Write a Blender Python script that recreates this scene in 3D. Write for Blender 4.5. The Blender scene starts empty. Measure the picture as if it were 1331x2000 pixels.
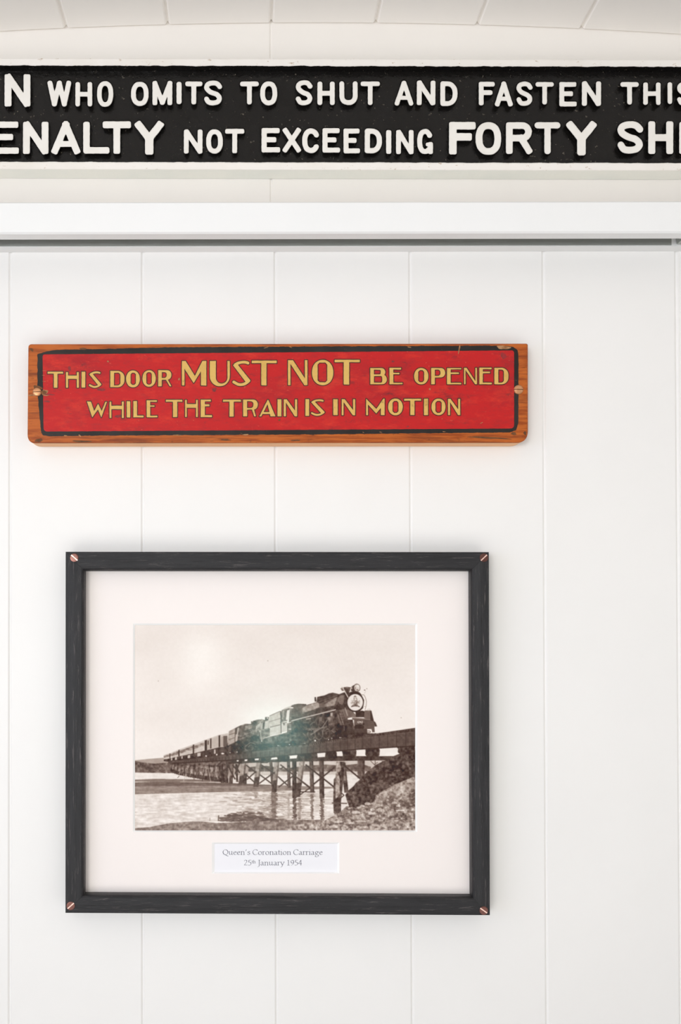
import bpy, math, random
import numpy as np
from mathutils import Vector, Matrix
from mathutils.geometry import tessellate_polygon

random.seed(7)
rng = np.random.default_rng(11)
SC = bpy.context.scene
COL = SC.collection

# ------------------------------------------------------------------ camera
IMG_W, IMG_H = 1331, 2000
F_PX, PPX, PPY = 1944.0, 480.0, 1230.0          # focal length and principal point (pixels)
DIST = 0.7776                                   # lens to wall, metres
CAM = np.array([0.0, -DIST, 1.55])
PITCH, ROLL = math.radians(0.62), -0.0016
ROT = Matrix.Rotation(math.pi / 2 + PITCH, 4, 'X') @ Matrix.Rotation(ROLL, 4, 'Z')
cd = bpy.data.cameras.new('camera')
cam = bpy.data.objects.new('camera', cd)
COL.objects.link(cam)
cam.matrix_world = Matrix.Translation(Vector(CAM)) @ ROT
cd.sensor_fit = 'HORIZONTAL'
cd.sensor_width = 36.0
cd.lens = F_PX / IMG_W * 36.0
cd.shift_x = (IMG_W / 2 - PPX) / IMG_W
cd.shift_y = (PPY - IMG_H / 2) / IMG_W
cd.clip_start = 0.01
SC.camera = cam

# ------------------------------------------------------------------ light and exposure
SC.view_settings.view_transform = 'Standard'
SC.view_settings.look = 'None'
SC.view_settings.gamma = 1.0
SC.view_settings.exposure = 0.19
SC.view_settings.use_curve_mapping = False
SC.cycles.denoising_prefilter = 'NONE'
SC.cycles.max_bounces = 10
SC.cycles.diffuse_bounces = 6
SC.cycles.transparent_max_bounces = 12

wd = bpy.data.worlds.new('daylight')
SC.world = wd
wd.use_nodes = True
bg = wd.node_tree.nodes['Background']
bg.inputs[0].default_value = (0.80, 0.90, 1.0, 1)
bg.inputs[1].default_value = 0.3


def area(name, loc, target, sx, sy, power, color):
    l = bpy.data.lights.new(name, 'AREA')
    l.shape = 'RECTANGLE'
    l.size, l.size_y, l.energy, l.color = sx, sy, power, color
    o = bpy.data.objects.new(name, l)
    COL.objects.link(o)
    o.location = loc
    o.rotation_euler = (Vector(target) - Vector(loc)).to_track_quat('-Z', 'Y').to_euler()
    return o


# daylight entering by the window in the left side of the carriage
area('window_daylight', (-1.36, -1.35, 1.55), (0.0, -0.9, 1.62), 1.3, 0.6, 6.2, (0.66, 0.74, 1.0))
# added narrow light that brightens the middle of the wall; no doorway exists
area('centre_fill_light', (-0.98, -2.75, 1.62), (-0.06, 0.0, 1.66), 0.9, 0.8, 1.85, (0.98, 1.0, 0.985)).data.spread = math.radians(42)
# added upward light that brightens the ceiling and upper wall; no table exists
area('up_fill_light', (-0.1, -1.38, 0.94), (-0.1, -1.2, 2.0), 2.0, 1.2, 11.2, (1.0, 0.98, 0.955))

# ------------------------------------------------------------------ pixel -> place on the plane y = Y
RM = np.array(ROT.to_3x3())


def P(px, py, Y):
    px, py = np.asarray(px, float), np.asarray(py, float)
    d = np.stack([(px - PPX) / F_PX, (PPY - py) / F_PX, -np.ones(np.broadcast(px, py).shape)], -1) @ RM.T
    t = (Y - CAM[1]) / d[..., 1]
    return CAM + d * t[..., None]


# ------------------------------------------------------------------ materials
def lin(*c):
    c = np.array(c, float) / 255.0
    return tuple(np.where(c <= 0.04045, c / 12.92, ((c + 0.055) / 1.055) ** 2.4)) + (1.0,)


class Mat:
    def __init__(s, name, col=(1, 1, 1, 1), rough=0.5, spec=0.5, metal=0.0):
        s.m = bpy.data.materials.new(name)
        s.m.use_nodes = True
        s.t = s.m.node_tree
        s.b = s.t.nodes['Principled BSDF']
        s.b.inputs['Base Color'].default_value = col
        s.b.inputs['Roughness'].default_value = rough
        s.b.inputs['Specular IOR Level'].default_value = spec
        s.b.inputs['Metallic'].default_value = metal
        s.col = None
        s.base = col
        s.tc = s.t.nodes.new('ShaderNodeTexCoord').outputs['Object']

    def noise(s, scale=(1, 1, 1), sc=50, det=4, rough=0.6, dist=0.0):
        mp = s.t.nodes.new('ShaderNodeMapping')
        mp.inputs['Scale'].default_value = scale
        s.t.links.new(s.tc, mp.inputs[0])
        n = s.t.nodes.new('ShaderNodeTexNoise')
        n.inputs['Scale'].default_value = sc
        n.inputs['Detail'].default_value = det
        n.inputs['Roughness'].default_value = rough
        n.inputs['Distortion'].default_value = dist
        s.t.links.new(mp.outputs[0], n.inputs['Vector'])
        return n.outputs['Fac']

    def ramp(s, fac, a, b, ca=0.0, cb=1.0):
        r = s.t.nodes.new('ShaderNodeMapRange')
        r.clamp = True
        for i, v in zip(('From Min', 'From Max', 'To Min', 'To Max'), (a, b, ca, cb)):
            r.inputs[i].default_value = v
        s.t.links.new(fac, r.inputs[0])
        return r.outputs[0]

    def mix(s, fac, colr):
        """lay colr over the present colour with the given factor"""
        n = s.t.nodes.new('ShaderNodeMix')
        n.data_type = 'RGBA'
        s.t.links.new(fac, n.inputs[0])
        if s.col is None:
            n.inputs[6].default_value = s.base
        else:
            s.t.links.new(s.col, n.inputs[6])
        n.inputs[7].default_value = colr
        s.col = n.outputs[2]
        s.t.links.new(s.col, s.b.inputs['Base Color'])
        return s

    def bump(s, fac, strength=0.2, dist=0.001):
        n = s.t.nodes.new('ShaderNodeBump')
        n.inputs['Strength'].default_value = strength
        n.inputs['Distance'].default_value = dist
        s.t.links.new(fac, n.inputs['Height'])
        s.t.links.new(n.outputs[0], s.b.inputs['Normal'])
        return s


def paint(name, c, rough=0.45):
    m = Mat(name, lin(*c), rough, 0.4)
    m.mix(m.ramp(m.noise(sc=9, det=3), 0.35, 0.75, 0.0, 0.25), lin(*[max(0, v - 9) for v in c]))
    m.bump(m.noise((1, 1, 1), 160, 3), 0.05, 0.0006)
    return m.m


M = {}
m = Mat('red_stain', lin(118, 48, 48), 0.5, 0.25)
m.mix(m.ramp(m.noise(sc=220, det=5), 0.42, 0.58), lin(150, 44, 46)); M['stain'] = m.m
m = Mat('chipped_paint_wood', lin(176, 132, 92), 0.6, 0.2)
m.mix(m.ramp(m.noise(sc=260, det=4), 0.42, 0.6), lin(140, 96, 60)); M['chip'] = m.m
M['wall'] = paint('white_wall_paint', (240, 238, 235.5))
M['upper'] = paint('warm_white_wall_paint', (238, 233, 227))
M['head'] = paint('white_trim_paint', (241, 241, 240), 0.35)
M['ceil'] = paint('cream_ceiling_paint', (250, 246, 242), 0.5)
m = Mat('timber_floor', lin(150, 146, 140), 0.5)
m.mix(m.ramp(m.noise((1, 12, 1), 6, 5), 0.3, 0.7), lin(128, 122, 114)); M['floor'] = m.m
m = Mat('dull_track_metal', lin(182, 184, 180), 0.5, 0.5, 0.6)
m.mix(m.ramp(m.noise((3, 60, 60), 20, 4), 0.35, 0.7, 0, 0.6), lin(160, 160, 152)); M['track'] = m.m

# cast iron
m = Mat('black_gloss_paint', lin(20, 18, 16), 0.2, 0.3)
m.mix(m.ramp(m.noise(sc=420, det=3), 0.66, 0.72, 0, 0.6), lin(120, 112, 100))
m.mix(m.ramp(m.noise(sc=40, det=5), 0.45, 0.75, 0, 0.5), lin(24, 23, 23))
m.bump(m.noise((1, 1, 1), 120, 5, 0.65), 0.5, 0.0014); M['black'] = m.m
m = Mat('white_enamel_paint', lin(238, 234, 227), 0.4, 0.4)
m.mix(m.ramp(m.noise(sc=60, det=4), 0.45, 0.8, 0, 0.5), lin(226, 220, 210))
m.bump(m.noise((1, 1, 1), 260, 4), 0.18, 0.0008); M['letter'] = m.m
m = Mat('chipped_white_paint', lin(240, 235, 229), 0.42, 0.4)
m.mix(m.ramp(m.noise((1, 1, 2.0), 150, 6, 0.75), 0.625, 0.665, 0, 0.8), lin(165, 132, 92))
m.mix(m.ramp(m.noise(sc=18, det=4), 0.45, 0.8, 0, 0.45), lin(222, 214, 200))
m.bump(m.noise((1, 1, 1), 220, 5), 0.25, 0.001); M['rim'] = m.m
m = Mat('aged_edge_paint', lin(246, 246, 238), 0.5, 0.3)
m.mix(m.ramp(m.noise((1, 1, 3), 25, 4), 0.4, 0.75, 0, 0.6), lin(234, 238, 232)); M['edge'] = m.m

# wooden notice
m = Mat('varnished_wood', lin(184, 96, 38), 0.4, 0.2)
g = m.noise((2.2, 30, 42), 11, 8, 0.65, 0.6)
m.mix(m.ramp(g, 0.47, 0.60), lin(148, 68, 26))
m.mix(m.ramp(m.noise((1.2, 12, 14), 9, 6, 0.65, 0.8), 0.54, 0.64, 0, 0.7), lin(112, 52, 28))
m.mix(m.ramp(m.noise((1, 3, 3), 26, 4), 0.55, 0.75, 0, 0.8), lin(196, 110, 50))
m.mix(m.ramp(m.noise((1, 2, 2.6), 60, 7, 0.75), 0.60, 0.68, 0, 0.8), lin(78, 44, 28))
m.bump(g, 0.2, 0.0008); M['wood'] = m.m
m = Mat('bare_wood', lin(250, 198, 150), 0.6, 0.25)
g = m.noise((2, 40, 40), 14, 7, 0.65, 0.5)
m.mix(m.ramp(g, 0.42, 0.75, 0, 0.8), lin(226, 164, 118)); M['raw'] = m.m
m = Mat('red_sign_paint', lin(190, 36, 37), 0.42, 0.15)
m.mix(m.ramp(m.noise((1, 1, 1.6), 17, 5, 0.65), 0.50, 0.64, 0, 0.8), lin(164, 36, 41))
m.mix(m.ramp(m.noise((1, 1, 2.2), 34, 6, 0.7), 0.50, 0.66, 0, 0.7), lin(214, 58, 44))
m.mix(m.ramp(m.noise((1, 1, 3.5), 150, 6, 0.75), 0.50, 0.64, 0, 0.45), lin(152, 44, 46))
m.mix(m.ramp(m.noise((1, 1, 1.8), 48, 8, 0.8), 0.57, 0.66, 0, 0.8), lin(112, 44, 46))
m.mix(m.ramp(m.noise((1, 1, 1.6), 330, 4, 0.6), 0.67, 0.74, 0, 0.3), lin(226, 128, 104))
m.bump(m.noise((1, 1, 4), 200, 6), 0.15, 0.0006); M['red'] = m.m
m = Mat('worn_black_paint', lin(42, 38, 36), 0.4, 0.15)
m.mix(m.ramp(m.noise((1, 1, 2), 130, 8, 0.75), 0.635, 0.68, 0, 0.75), lin(176, 136, 96))
m.mix(m.ramp(m.noise(sc=30, det=4), 0.4, 0.7, 0, 0.6), lin(62, 58, 56)); M['border'] = m.m
m = Mat('gold_leaf_paint', lin(214, 174, 96), 0.42, 0.2)
m.mix(m.ramp(m.noise((1, 1, 1.4), 110, 6, 0.7), 0.45, 0.75, 0, 0.7), lin(192, 148, 74))
m.mix(m.ramp(m.noise((1, 1, 1), 60, 8, 0.78), 0.60, 0.70, 0, 0.75), lin(124, 92, 50)); M['gold'] = m.m
m = Mat('dark_outline_paint', lin(70, 32, 24), 0.45, 0.3)
m.mix(m.ramp(m.noise(sc=120, det=4), 0.4, 0.7, 0, 0.5), lin(92, 40, 28)); M['outline'] = m.m
m = Mat('grime', lin(96, 62, 40), 0.6, 0.2)
m.mix(m.ramp(m.noise(sc=200, det=4), 0.4, 0.6, 0, 0.5), lin(130, 84, 46)); M['grime'] = m.m
m = Mat('worn_brass', lin(214, 156, 112), 0.38, 0.5, 0.55)
m.mix(m.ramp(m.noise(sc=300, det=4), 0.42, 0.7, 0, 0.6), lin(178, 118, 76)); M['brass'] = m.m
m = Mat('slot_brown', lin(66, 36, 20), 0.7, 0.2)  # dark brown for the slots of the brass screws
m.mix(m.ramp(m.noise(sc=300, det=3), 0.4, 0.7, 0, 0.6), lin(40, 24, 16)); M['slot'] = m.m

# picture frame
for ax, scl in (('across', (4, 60, 60)), ('upright', (60, 60, 4))):
    m = Mat('black_stained_wood_' + ax, lin(31, 30, 32), 0.45, 0.3)
    g = m.noise(scl, 13, 8, 0.7, 0.4)
    g2 = m.noise(scl, 5, 3, 0.6)
    m.mix(m.ramp(g2, 0.35, 0.7, 0, 0.7), lin(44, 43, 45))
    m.mix(m.ramp(g, 0.57, 0.68, 0, 0.8), lin(96, 89, 88))
    m.mix(m.ramp(g, 0.42, 0.33, 0, 0.9), lin(22, 21, 21))
    m.bump(g, 0.5, 0.0008)
    M['frame_' + ax] = m.m
m = Mat('copper_screw', lin(112, 74, 66), 0.3, 0.5, 0.7)
m.mix(m.ramp(m.noise(sc=400, det=3), 0.4, 0.7, 0, 0.6), lin(84, 56, 52)); M['copper'] = m.m
m = Mat('copper_slot_glint', lin(246, 214, 200), 0.3, 0.5, 0.25)  # pale colour stands in for light reflected in the screw slots
m.mix(m.ramp(m.noise(sc=300, det=3), 0.4, 0.7, 0, 0.4), lin(226, 190, 176)); M['copper_glint'] = m.m
m = Mat('mat_board', lin(244, 236, 232), 0.8, 0.1)
m.bump(m.noise(sc=600, det=3), 0.08, 0.0003); M['mat'] = m.m
m = Mat('mat_core', lin(250, 249, 248), 0.8, 0.1)
m.bump(m.noise(sc=600, det=3), 0.05, 0.0003); M['core'] = m.m
m = Mat('caption_paper', lin(238, 237, 241), 0.7, 0.1)
m.bump(m.noise(sc=500, det=3), 0.05, 0.0003); M['paper'] = m.m
m = Mat('caption_ink', lin(88, 86, 100), 0.7, 0.1)
m.mix(m.ramp(m.noise(sc=900, det=2), 0.4, 0.7, 0, 0.4), lin(110, 108, 120)); M['ink'] = m.m
m = Mat('backing_card', lin(120, 96, 70), 0.8, 0.1)
m.mix(m.ramp(m.noise(sc=80, det=4), 0.4, 0.7, 0, 0.5), lin(98, 78, 56)); M['back'] = m.m
m = Mat('photographic_print', (1, 1, 1, 1), 0.5, 0.1)
m.b.inputs['Coat Weight'].default_value = 1.0
m.b.inputs['Coat Roughness'].default_value = 0.11
at = m.t.nodes.new('ShaderNodeAttribute')
at.attribute_name = 'print_tone'
m.t.links.new(at.outputs['Color'], m.b.inputs['Base Color']); M['print'] = m.m

gm = bpy.data.materials.new('picture_glass')
gm.use_nodes = True
nt = gm.node_tree
nt.nodes.remove(nt.nodes['Principled BSDF'])
tr, gl, mx, lw = [nt.nodes.new('ShaderNode' + n) for n in ('BsdfTransparent', 'BsdfGlossy', 'MixShader', 'LayerWeight')]
gl.inputs['Roughness'].default_value = 0.02
lw.inputs['Blend'].default_value = 0.12
mr = nt.nodes.new('ShaderNodeMapRange')
mr.inputs['From Min'].default_value = 0.45
mr.inputs['To Min'].default_value, mr.inputs['To Max'].default_value = 0.0, 0.4
nt.links.new(lw.outputs['Facing'], mr.inputs[0])
nt.links.new(mr.outputs[0], mx.inputs[0])
nt.links.new(tr.outputs[0], mx.inputs[1])
nt.links.new(gl.outputs[0], mx.inputs[2])
nt.links.new(mx.outputs[0], nt.nodes['Material Output'].inputs[0])
M['glass'] = gm


# ------------------------------------------------------------------ mesh helpers
class MB:
    """collects vertices (world places) and faces for ONE mesh object"""

    def __init__(s):
        s.v, s.f, s.mi = [], [], []

    def add(s, verts, faces, mi=0):
        b = len(s.v)
        s.v += [tuple(map(float, p)) for p in verts]
        s.f += [tuple(b + i for i in f) for f in faces]
        s.mi += [mi] * len(faces)
        return s

    def box(s, x0, x1, y0, y1, z0, z1, mi=0):
        v = [(x, y, z) for x in (x0, x1) for y in (y0, y1) for z in (z0, z1)]
        return s.add(v, [(0, 1, 3, 2), (4, 6, 7, 5), (0, 4, 5, 1), (2, 3, 7, 6), (0, 2, 6, 4), (1, 5, 7, 3)], mi)

    def strip(s, a, b, mi=0, close=False):
        n = len(a)
        r = n if close else n - 1
        return s.add(list(a) + list(b), [(i, (i + 1) % n, n + (i + 1) % n, n + i) for i in range(r)], mi)

    def build(s, name, mats, parent=None, smooth=False, fix=True):
        me = bpy.data.meshes.new(name)
        o0 = Vector(parent.location) if parent is not None else Vector((0, 0, 0))
        if parent is not None and parent.parent is not None:
            o0 = o0 + Vector(parent.parent.location)
        me.from_pydata([(p[0] - o0.x, p[1] - o0.y, p[2] - o0.z) for p in s.v], [], s.f)
        for mm in (mats if isinstance(mats, (list, tuple)) else [mats]):
            me.materials.append(mm)
        me.polygons.foreach_set('material_index', s.mi)
        if fix:
            import bmesh
            bm = bmesh.new()
            bm.from_mesh(me)
            bmesh.ops.remove_doubles(bm, verts=bm.verts, dist=1e-7)
            bmesh.ops.recalc_face_normals(bm, faces=bm.faces)
            bm.to_mesh(me)
            bm.free()
        if smooth:
            me.polygons.foreach_set('use_smooth', [True] * len(me.polygons))
        me.update()
        o = bpy.data.objects.new(name, me)
        COL.objects.link(o)
        if parent is not None:
            o.parent = parent
        return o


def thing(name, loc, label, cat, group=None):
    o = bpy.data.objects.new(name, None)
    COL.objects.link(o)
    o.location = loc
    o.empty_display_size = 0.05
    o['label'], o['category'] = label, cat
    if group:
        o['group'] = group
    return o


def struct(o):
    o['kind'] = 'structure'
    return o


# ------------------------------------------------------------------ outlines: signed distance -> contour -> mesh
def d_seg(X, Y, a, b, hw, rnd=1.0):
    """bar from a to b, half width hw; rnd = 1 round ends, 0 square ends"""
    ax, ay = a
    bx, by = b
    L = math.hypot(bx - ax, by - ay) or 1e-6
    ux, uy = (bx - ax) / L, (by - ay) / L
    mx_, my_ = (ax + bx) / 2, (ay + by) / 2
    lx = np.abs((X - mx_) * ux + (Y - my_) * uy)
    ly = np.abs(-(X - mx_) * uy + (Y - my_) * ux)
    r = hw * rnd
    qx, qy = lx - (L / 2 + hw - r), ly - (hw - r)
    return np.hypot(np.maximum(qx, 0), np.maximum(qy, 0)) + np.minimum(np.maximum(qx, qy), 0) - r


def d_poly(X, Y, pts):
    d = np.full(X.shape, 1e9)
    ins = np.zeros(X.shape, bool)
    n = len(pts)
    for i in range(n):
        (ax, ay), (bx, by) = pts[i], pts[(i + 1) % n]
        ex, ey = bx - ax, by - ay
        t = np.clip(((X - ax) * ex + (Y - ay) * ey) / max(ex * ex + ey * ey, 1e-9), 0, 1)
        d = np.minimum(d, np.hypot(X - ax - t * ex, Y - ay - t * ey))
        c = (ay > Y) != (by > Y)
        if ey != 0:
            ins ^= c & (X < ax + (Y - ay) * ex / ey)
    return np.where(ins, -d, d)


def grid(x0, x1, y0, y1, st):
    xs = np.arange(x0, x1 + st, st)
    ys = np.arange(y0, y1 + st, st)
    return np.meshgrid(xs, ys)


def contour(X, Y, D, level=0.0, smooth=1, step=2):
    F = D - level
    F = np.where(np.abs(F) < 1e-6, 1e-6, F)
    S = F < 0
    h, w = F.shape
    nxt = {}

    def pt(k):
        o, i, j = k
        if o == 0:
            t = F[i, j] / (F[i, j] - F[i, j + 1])
            return (X[i, j] + t * (X[i, j + 1] - X[i, j]), Y[i, j])
        t = F[i, j] / (F[i, j] - F[i + 1, j])
        return (X[i, j], Y[i, j] + t * (Y[i + 1, j] - Y[i, j]))
    c = S[:-1, :-1] * 1 + S[:-1, 1:] * 2 + S[1:, 1:] * 4 + S[1:, :-1] * 8
    T = {1: 'LT', 2: 'TR', 3: 'LR', 4: 'RB', 6: 'TB', 7: 'LB', 8: 'BL', 9: 'BT', 11: 'BR', 12: 'RL', 13: 'RT', 14: 'TL',
         5: 'LTRB', 10: 'TRBL'}
    for i, j in zip(*np.nonzero((c > 0) & (c < 15))):
        E = {'T': (0, i, j), 'B': (0, i + 1, j), 'L': (1, i, j), 'R': (1, i, j + 1)}
        s = T[int(c[i, j])]
        for q in range(0, len(s), 2):
            nxt[E[s[q]]] = E[s[q + 1]]
    loops = []
    while nxt:
        k0 = next(iter(nxt))
        lp, k = [], k0
        while k in nxt:
            lp.append(pt(k))
            k = nxt.pop(k)
        if len(lp) < 8:
            continue
        a = np.array(lp)
        for _ in range(smooth):
            a = 0.5 * a + 0.25 * np.roll(a, 1, 0) + 0.25 * np.roll(a, -1, 0)
        loops.append(a[::step])
    return loops


def simplify(a, tol=0.04):
    """drop points that lie on straight runs"""
    keep = [0]
    n = len(a)
    i = 0
    while i < n - 1:
        j = i + 1
        while j + 1 < n:
            p, q = a[i], a[j + 1]
            e = q - p
            L = np.hypot(*e)
            if L < 1e-9 or L > 12:
                break
            mid = a[i + 1:j + 1] - p
            if np.max(np.abs(mid[:, 0] * e[1] - mid[:, 1] * e[0])) / L > tol:
                break
            j += 1
        keep.append(j)
        i = j
    return a[keep[:-1]] if keep[-1] == n - 1 and len(keep) > 4 else a[keep]


def tess_one(A):
    sh_ = lambda q: 0.5 * float(np.sum(q[:, 0] * np.roll(q[:, 1], -1) - np.roll(q[:, 0], -1) * q[:, 1]))
    want = abs(sh_(A[0])) - sum(abs(sh_(q)) for q in A[1:])
    best, err = [], 1e9
    allp = np.concatenate(A)
    size = float(np.ptp(A[0], axis=0).max())
    for k in range(16):
        B = [q + rng.normal(0, 1, q.shape) * (size * 2e-5 * k) for q in A]
        an = 0.37 * k
        R_ = np.array([[math.cos(an), -math.sin(an)], [math.sin(an), math.cos(an)]])
        tri = tessellate_polygon([[Vector((p[0], p[1], 0)) for p in q @ R_] for q in B])
        if tri:
            t = np.array(tri)
            p, q, w_ = allp[t[:, 0]], allp[t[:, 1]], allp[t[:, 2]]
            got = float(np.sum(np.abs((q[:, 0] - p[:, 0]) * (w_[:, 1] - p[:, 1]) - (w_[:, 0] - p[:, 0]) * (q[:, 1] - p[:, 1])))) / 2
            if abs(got - want) < err:
                best, err = tri, abs(got - want)
        if err < 0.004 * want:
            break
    return best


def tess(loops):
    """triangles of outlines with holes; tries again with a hair of jitter if any area is lost"""
    A = [np.stack([l[:, 0], l[:, 2]], -1) * 1e3 for l in loops]
    sh_ = lambda q: 0.5 * float(np.sum(q[:, 0] * np.roll(q[:, 1], -1) - np.roll(q[:, 0], -1) * q[:, 1]))

    def inside(p, q):
        a, b = q, np.roll(q, -1, 0)
        c = (a[:, 1] > p[1]) != (b[:, 1] > p[1])
        e = np.where(b[:, 1] == a[:, 1], 1e-12, b[:, 1] - a[:, 1])
        return bool(np.sum(c & (p[0] < a[:, 0] + (p[1] - a[:, 1]) * (b[:, 0] - a[:, 0]) / e)) % 2)
    off = np.cumsum([0] + [len(q) for q in A])
    depth = [sum(inside(A[i][0], A[j]) for j in range(len(A)) if j != i) for i in range(len(A))]
    out = []
    for i in range(len(A)):
        if depth[i] % 2:
            continue
        grp = [i] + [j for j in range(len(A)) if depth[j] == depth[i] + 1 and inside(A[j][0], A[i])]
        idx = np.concatenate([np.arange(off[g], off[g] + len(A[g])) for g in grp])
        out += [tuple(int(idx[q]) for q in t) for t in tess_one([A[g] for g in grp])]
    return out


def sheet(mb, loops, Y, mi=0):
    """flat filled outline in the plane y = Y (loops in photo pixels)"""
    vs = [P(l[:, 0], l[:, 1], Y) for l in loops]
    tri = tess(vs)
    mb.add(np.concatenate(vs), tri, mi)


def raised(mb, loops, y0, y1, draft, bev, mi_top, mi_side):
    """cast letter: loops at the top, sloping sides down to y0"""
    tops = []
    for l in loops:
        t = np.roll(l, -1, 0) - np.roll(l, 1, 0)
        n = np.stack([t[:, 1], -t[:, 0]], -1)
        n /= np.maximum(np.hypot(n[:, 0], n[:, 1]), 1e-9)[:, None]
        # outward = away from the inside of the shape
        base = P(*(l + n * draft * SGN).T, y0)
        mid = P(*(l + n * bev * 0.15 * SGN).T, y1 + bev * 0.0004)
        top = P(*(l - n * bev * 0.7 * SGN).T, y1)
        mb.strip(base, mid, mi_side, True)
        mb.strip(mid, top, mi_top, True)
        tops.append(top)
    tri = tess(tops)
    mb.add(np.concatenate(tops), tri, mi_top)


SGN = -1.0


def ellipse(cx, cy, rx, ry, n=40, p=2.0, a0=0.0, a1=2 * math.pi):
    r = []
    for k in range(n + 1):
        a = a0 + (a1 - a0) * k / n
        c, s = math.cos(a), math.sin(a)
        r.append((cx + rx * math.copysign(abs(c) ** (2 / p), c), cy + ry * math.copysign(abs(s) ** (2 / p), s)))
    return r


def spline(pts, n=8):
    p = [np.array(q, float) for q in pts]
    p = [2 * p[0] - p[1]] + p + [2 * p[-1] - p[-2]]
    out = []
    for i in range(1, len(p) - 2):
        for k in range(n):
            t = k / n
            out.append(tuple(0.5 * ((2 * p[i]) + (p[i + 1] - p[i - 1]) * t + (2 * p[i - 1] - 5 * p[i] + 4 * p[i + 1] - p[i + 2]) * t * t
                                    + (3 * p[i] - p[i - 1] - 3 * p[i + 1] + p[i + 2]) * t ** 3)))
    out.append(tuple(p[-2]))
    return out


# ================================================================== THE SETTING
XL, XR, YB = -1.3, 1.3, -3.0
ZC0 = float(P(600, 46, 0)[2])
XAP = float(P(600, 46, 0)[0])
RV = 4.5


def ceil_z(x):
    return ZC0 - (RV - math.sqrt(RV * RV - (x - XAP) ** 2))


# lower wall: tongue-and-groove boards
H_Y = -0.036
z_hb = float(P(600, 455.5, H_Y)[2])
z_ht = float(P(600, 393.5, H_Y)[2])
gx = [float(P(p, 1250, 0)[0]) for p in (19.5, 279, 539.5, 804, 1065.5, 1326)]
pitch = (gx[5] - gx[0]) / 5
gxs = [gx[0] - pitch * k for k in range(12, 0, -1)] + gx + [gx[5] + pitch * k for k in range(1, 13)]
gxs = [g for g in gxs if XL + 0.02 < g < XR - 0.02]
prof = [(XL, 0.0)]
gw, gd = 0.0015, 0.0010
for g in gxs:
    prof += [(g - gw, 0.0), (g - gw * 0.1, gd), (g + gw * 0.1, gd), (g + gw, 0.0)]
prof += [(XR, 0.0)]
mb = MB()
top = [(x, y, z_hb + 0.002) for x, y in prof]
bot = [(x, y, 0.0) for x, y in prof]
mb.strip(top, bot)
mb.box(XL, XR, 0.004, 0.05, 0.0, z_hb + 0.002)
struct(mb.build('wall_back', M['wall'], fix=False))

# upper wall panel with its one joint
jx = float(P(530, 370, 0)[0])
n = 60
xs = sorted([XL + (XR - XL) * k / n for k in range(n + 1)] + [jx - 0.0012, jx - 0.0002, jx + 0.0002, jx + 0.0012])
dep = {jx - 0.0002: 0.0007, jx + 0.0002: 0.0007}
mb = MB()
mb.strip([(x, dep.get(x, 0.0), ceil_z(x) + 0.004) for x in xs], [(x, dep.get(x, 0.0), z_hb + 0.002) for x in xs])
mb.strip([(x, 0.05, ceil_z(x) + 0.004) for x in xs], [(x, 0.05, z_hb + 0.002) for x in xs])
struct(mb.build('wall_upper', M['upper'], fix=False))

# door head with the track slot in its underside
S0, S1 = -0.0250, -0.0102
zt = z_hb + 0.020
pf = [(0.0, z_ht), (H_Y + 0.001, z_ht), (H_Y, z_ht - 0.001), (H_Y, z_hb + 0.0012), (H_Y + 0.0012, z_hb), (S0, z_hb), (S0, zt), (S1, zt), (S1, z_hb), (0.0, z_hb)]
mb = MB()
a = [(XL, y, z) for y, z in pf]
b = [(XR, y, z) for y, z in pf]
mb.strip(a, b, 0, True)
trim = struct(mb.build('trim_1', M['head']))
# metal liner of the slot
xe = float(P(1320, 474, -0.018)[0])
i0, i1, t0 = S0 + 0.0003, S1 - 0.0003, 0.0006
pf = [(i0, z_hb + 0.0006), (i0, zt - 0.0004), (i1, zt - 0.0004), (i1, z_hb + 0.0006), (i1 - t0, z_hb + 0.0006), (i1 - t0, zt - 0.0012), (i0 + t0, zt - 0.0012), (i0 + t0, z_hb + 0.0006)]
mb = MB()
mb.strip([(XL + 0.01, y, z) for y, z in pf], [(xe, y, z) for y, z in pf], 0, True)
mb.add([(xe, y, z) for y, z in pf], [(0, 1, 6, 7), (1, 2, 5, 6), (2, 3, 4, 5)])
mb.build('door_track', M['track'], trim)
mb = MB()   # angled stop at the end of the track
mb.add([(xe + dx, y, z) for y in (i0 + 0.001, i1 - 0.001) for dx, z in ((0.004, z_hb + 0.001), (0.03, z_hb + 0.001), (0.03, zt - 0.001), (-0.002 + 0.003, zt - 0.001))],
       [(0, 1, 2, 3), (7, 6, 5, 4), (0, 4, 5, 1), (1, 5, 6, 2), (2, 6, 7, 3), (3, 7, 4, 0)])
mb.build('track_stop', M['track'], trim)

# vaulted board ceiling
cg = [float(P(px, py, 0)[0]) for px, py in ((130, 54), (328, 48), (530, 45), (734, 45), (932, 48), (1135, 57))]
cp = (cg[5] - cg[0]) / 5
cgs = [cg[0] - cp * k for k in range(16, 0, -1)] + cg + [cg[5] + cp * k for k in range(1, 17)]
cgs = [g for g in cgs if XL + 0.02 < g < XR - 0.02]
pr = [(XL, 0)]
cw, cdp = 0.0022, 0.0024
prev = XL
for g in cgs:
    for k in range(1, 4):
        x = prev + (g - cw - prev) * k / 4
        pr.append((x, 0))
    pr += [(g - cw, 0), (g - cw * 0.55, cdp * 0.3), (g - cw * 0.12, cdp), (g + cw * 0.12, cdp), (g + cw * 0.55, cdp * 0.3), (g + cw, 0)]
    prev = g + cw
pr += [(XR, 0)]
mb = MB()
e = 0.0012
mb.strip([(x, 0.0, ceil_z(x) + d + e) for x, d in pr], [(x, -0.0015, ceil_z(x) + d) for x, d in pr])
mb.strip([(x, -0.0015, ceil_z(x) + d) for x, d in pr], [(x, YB, ceil_z(x) + d) for x, d in pr])
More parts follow.
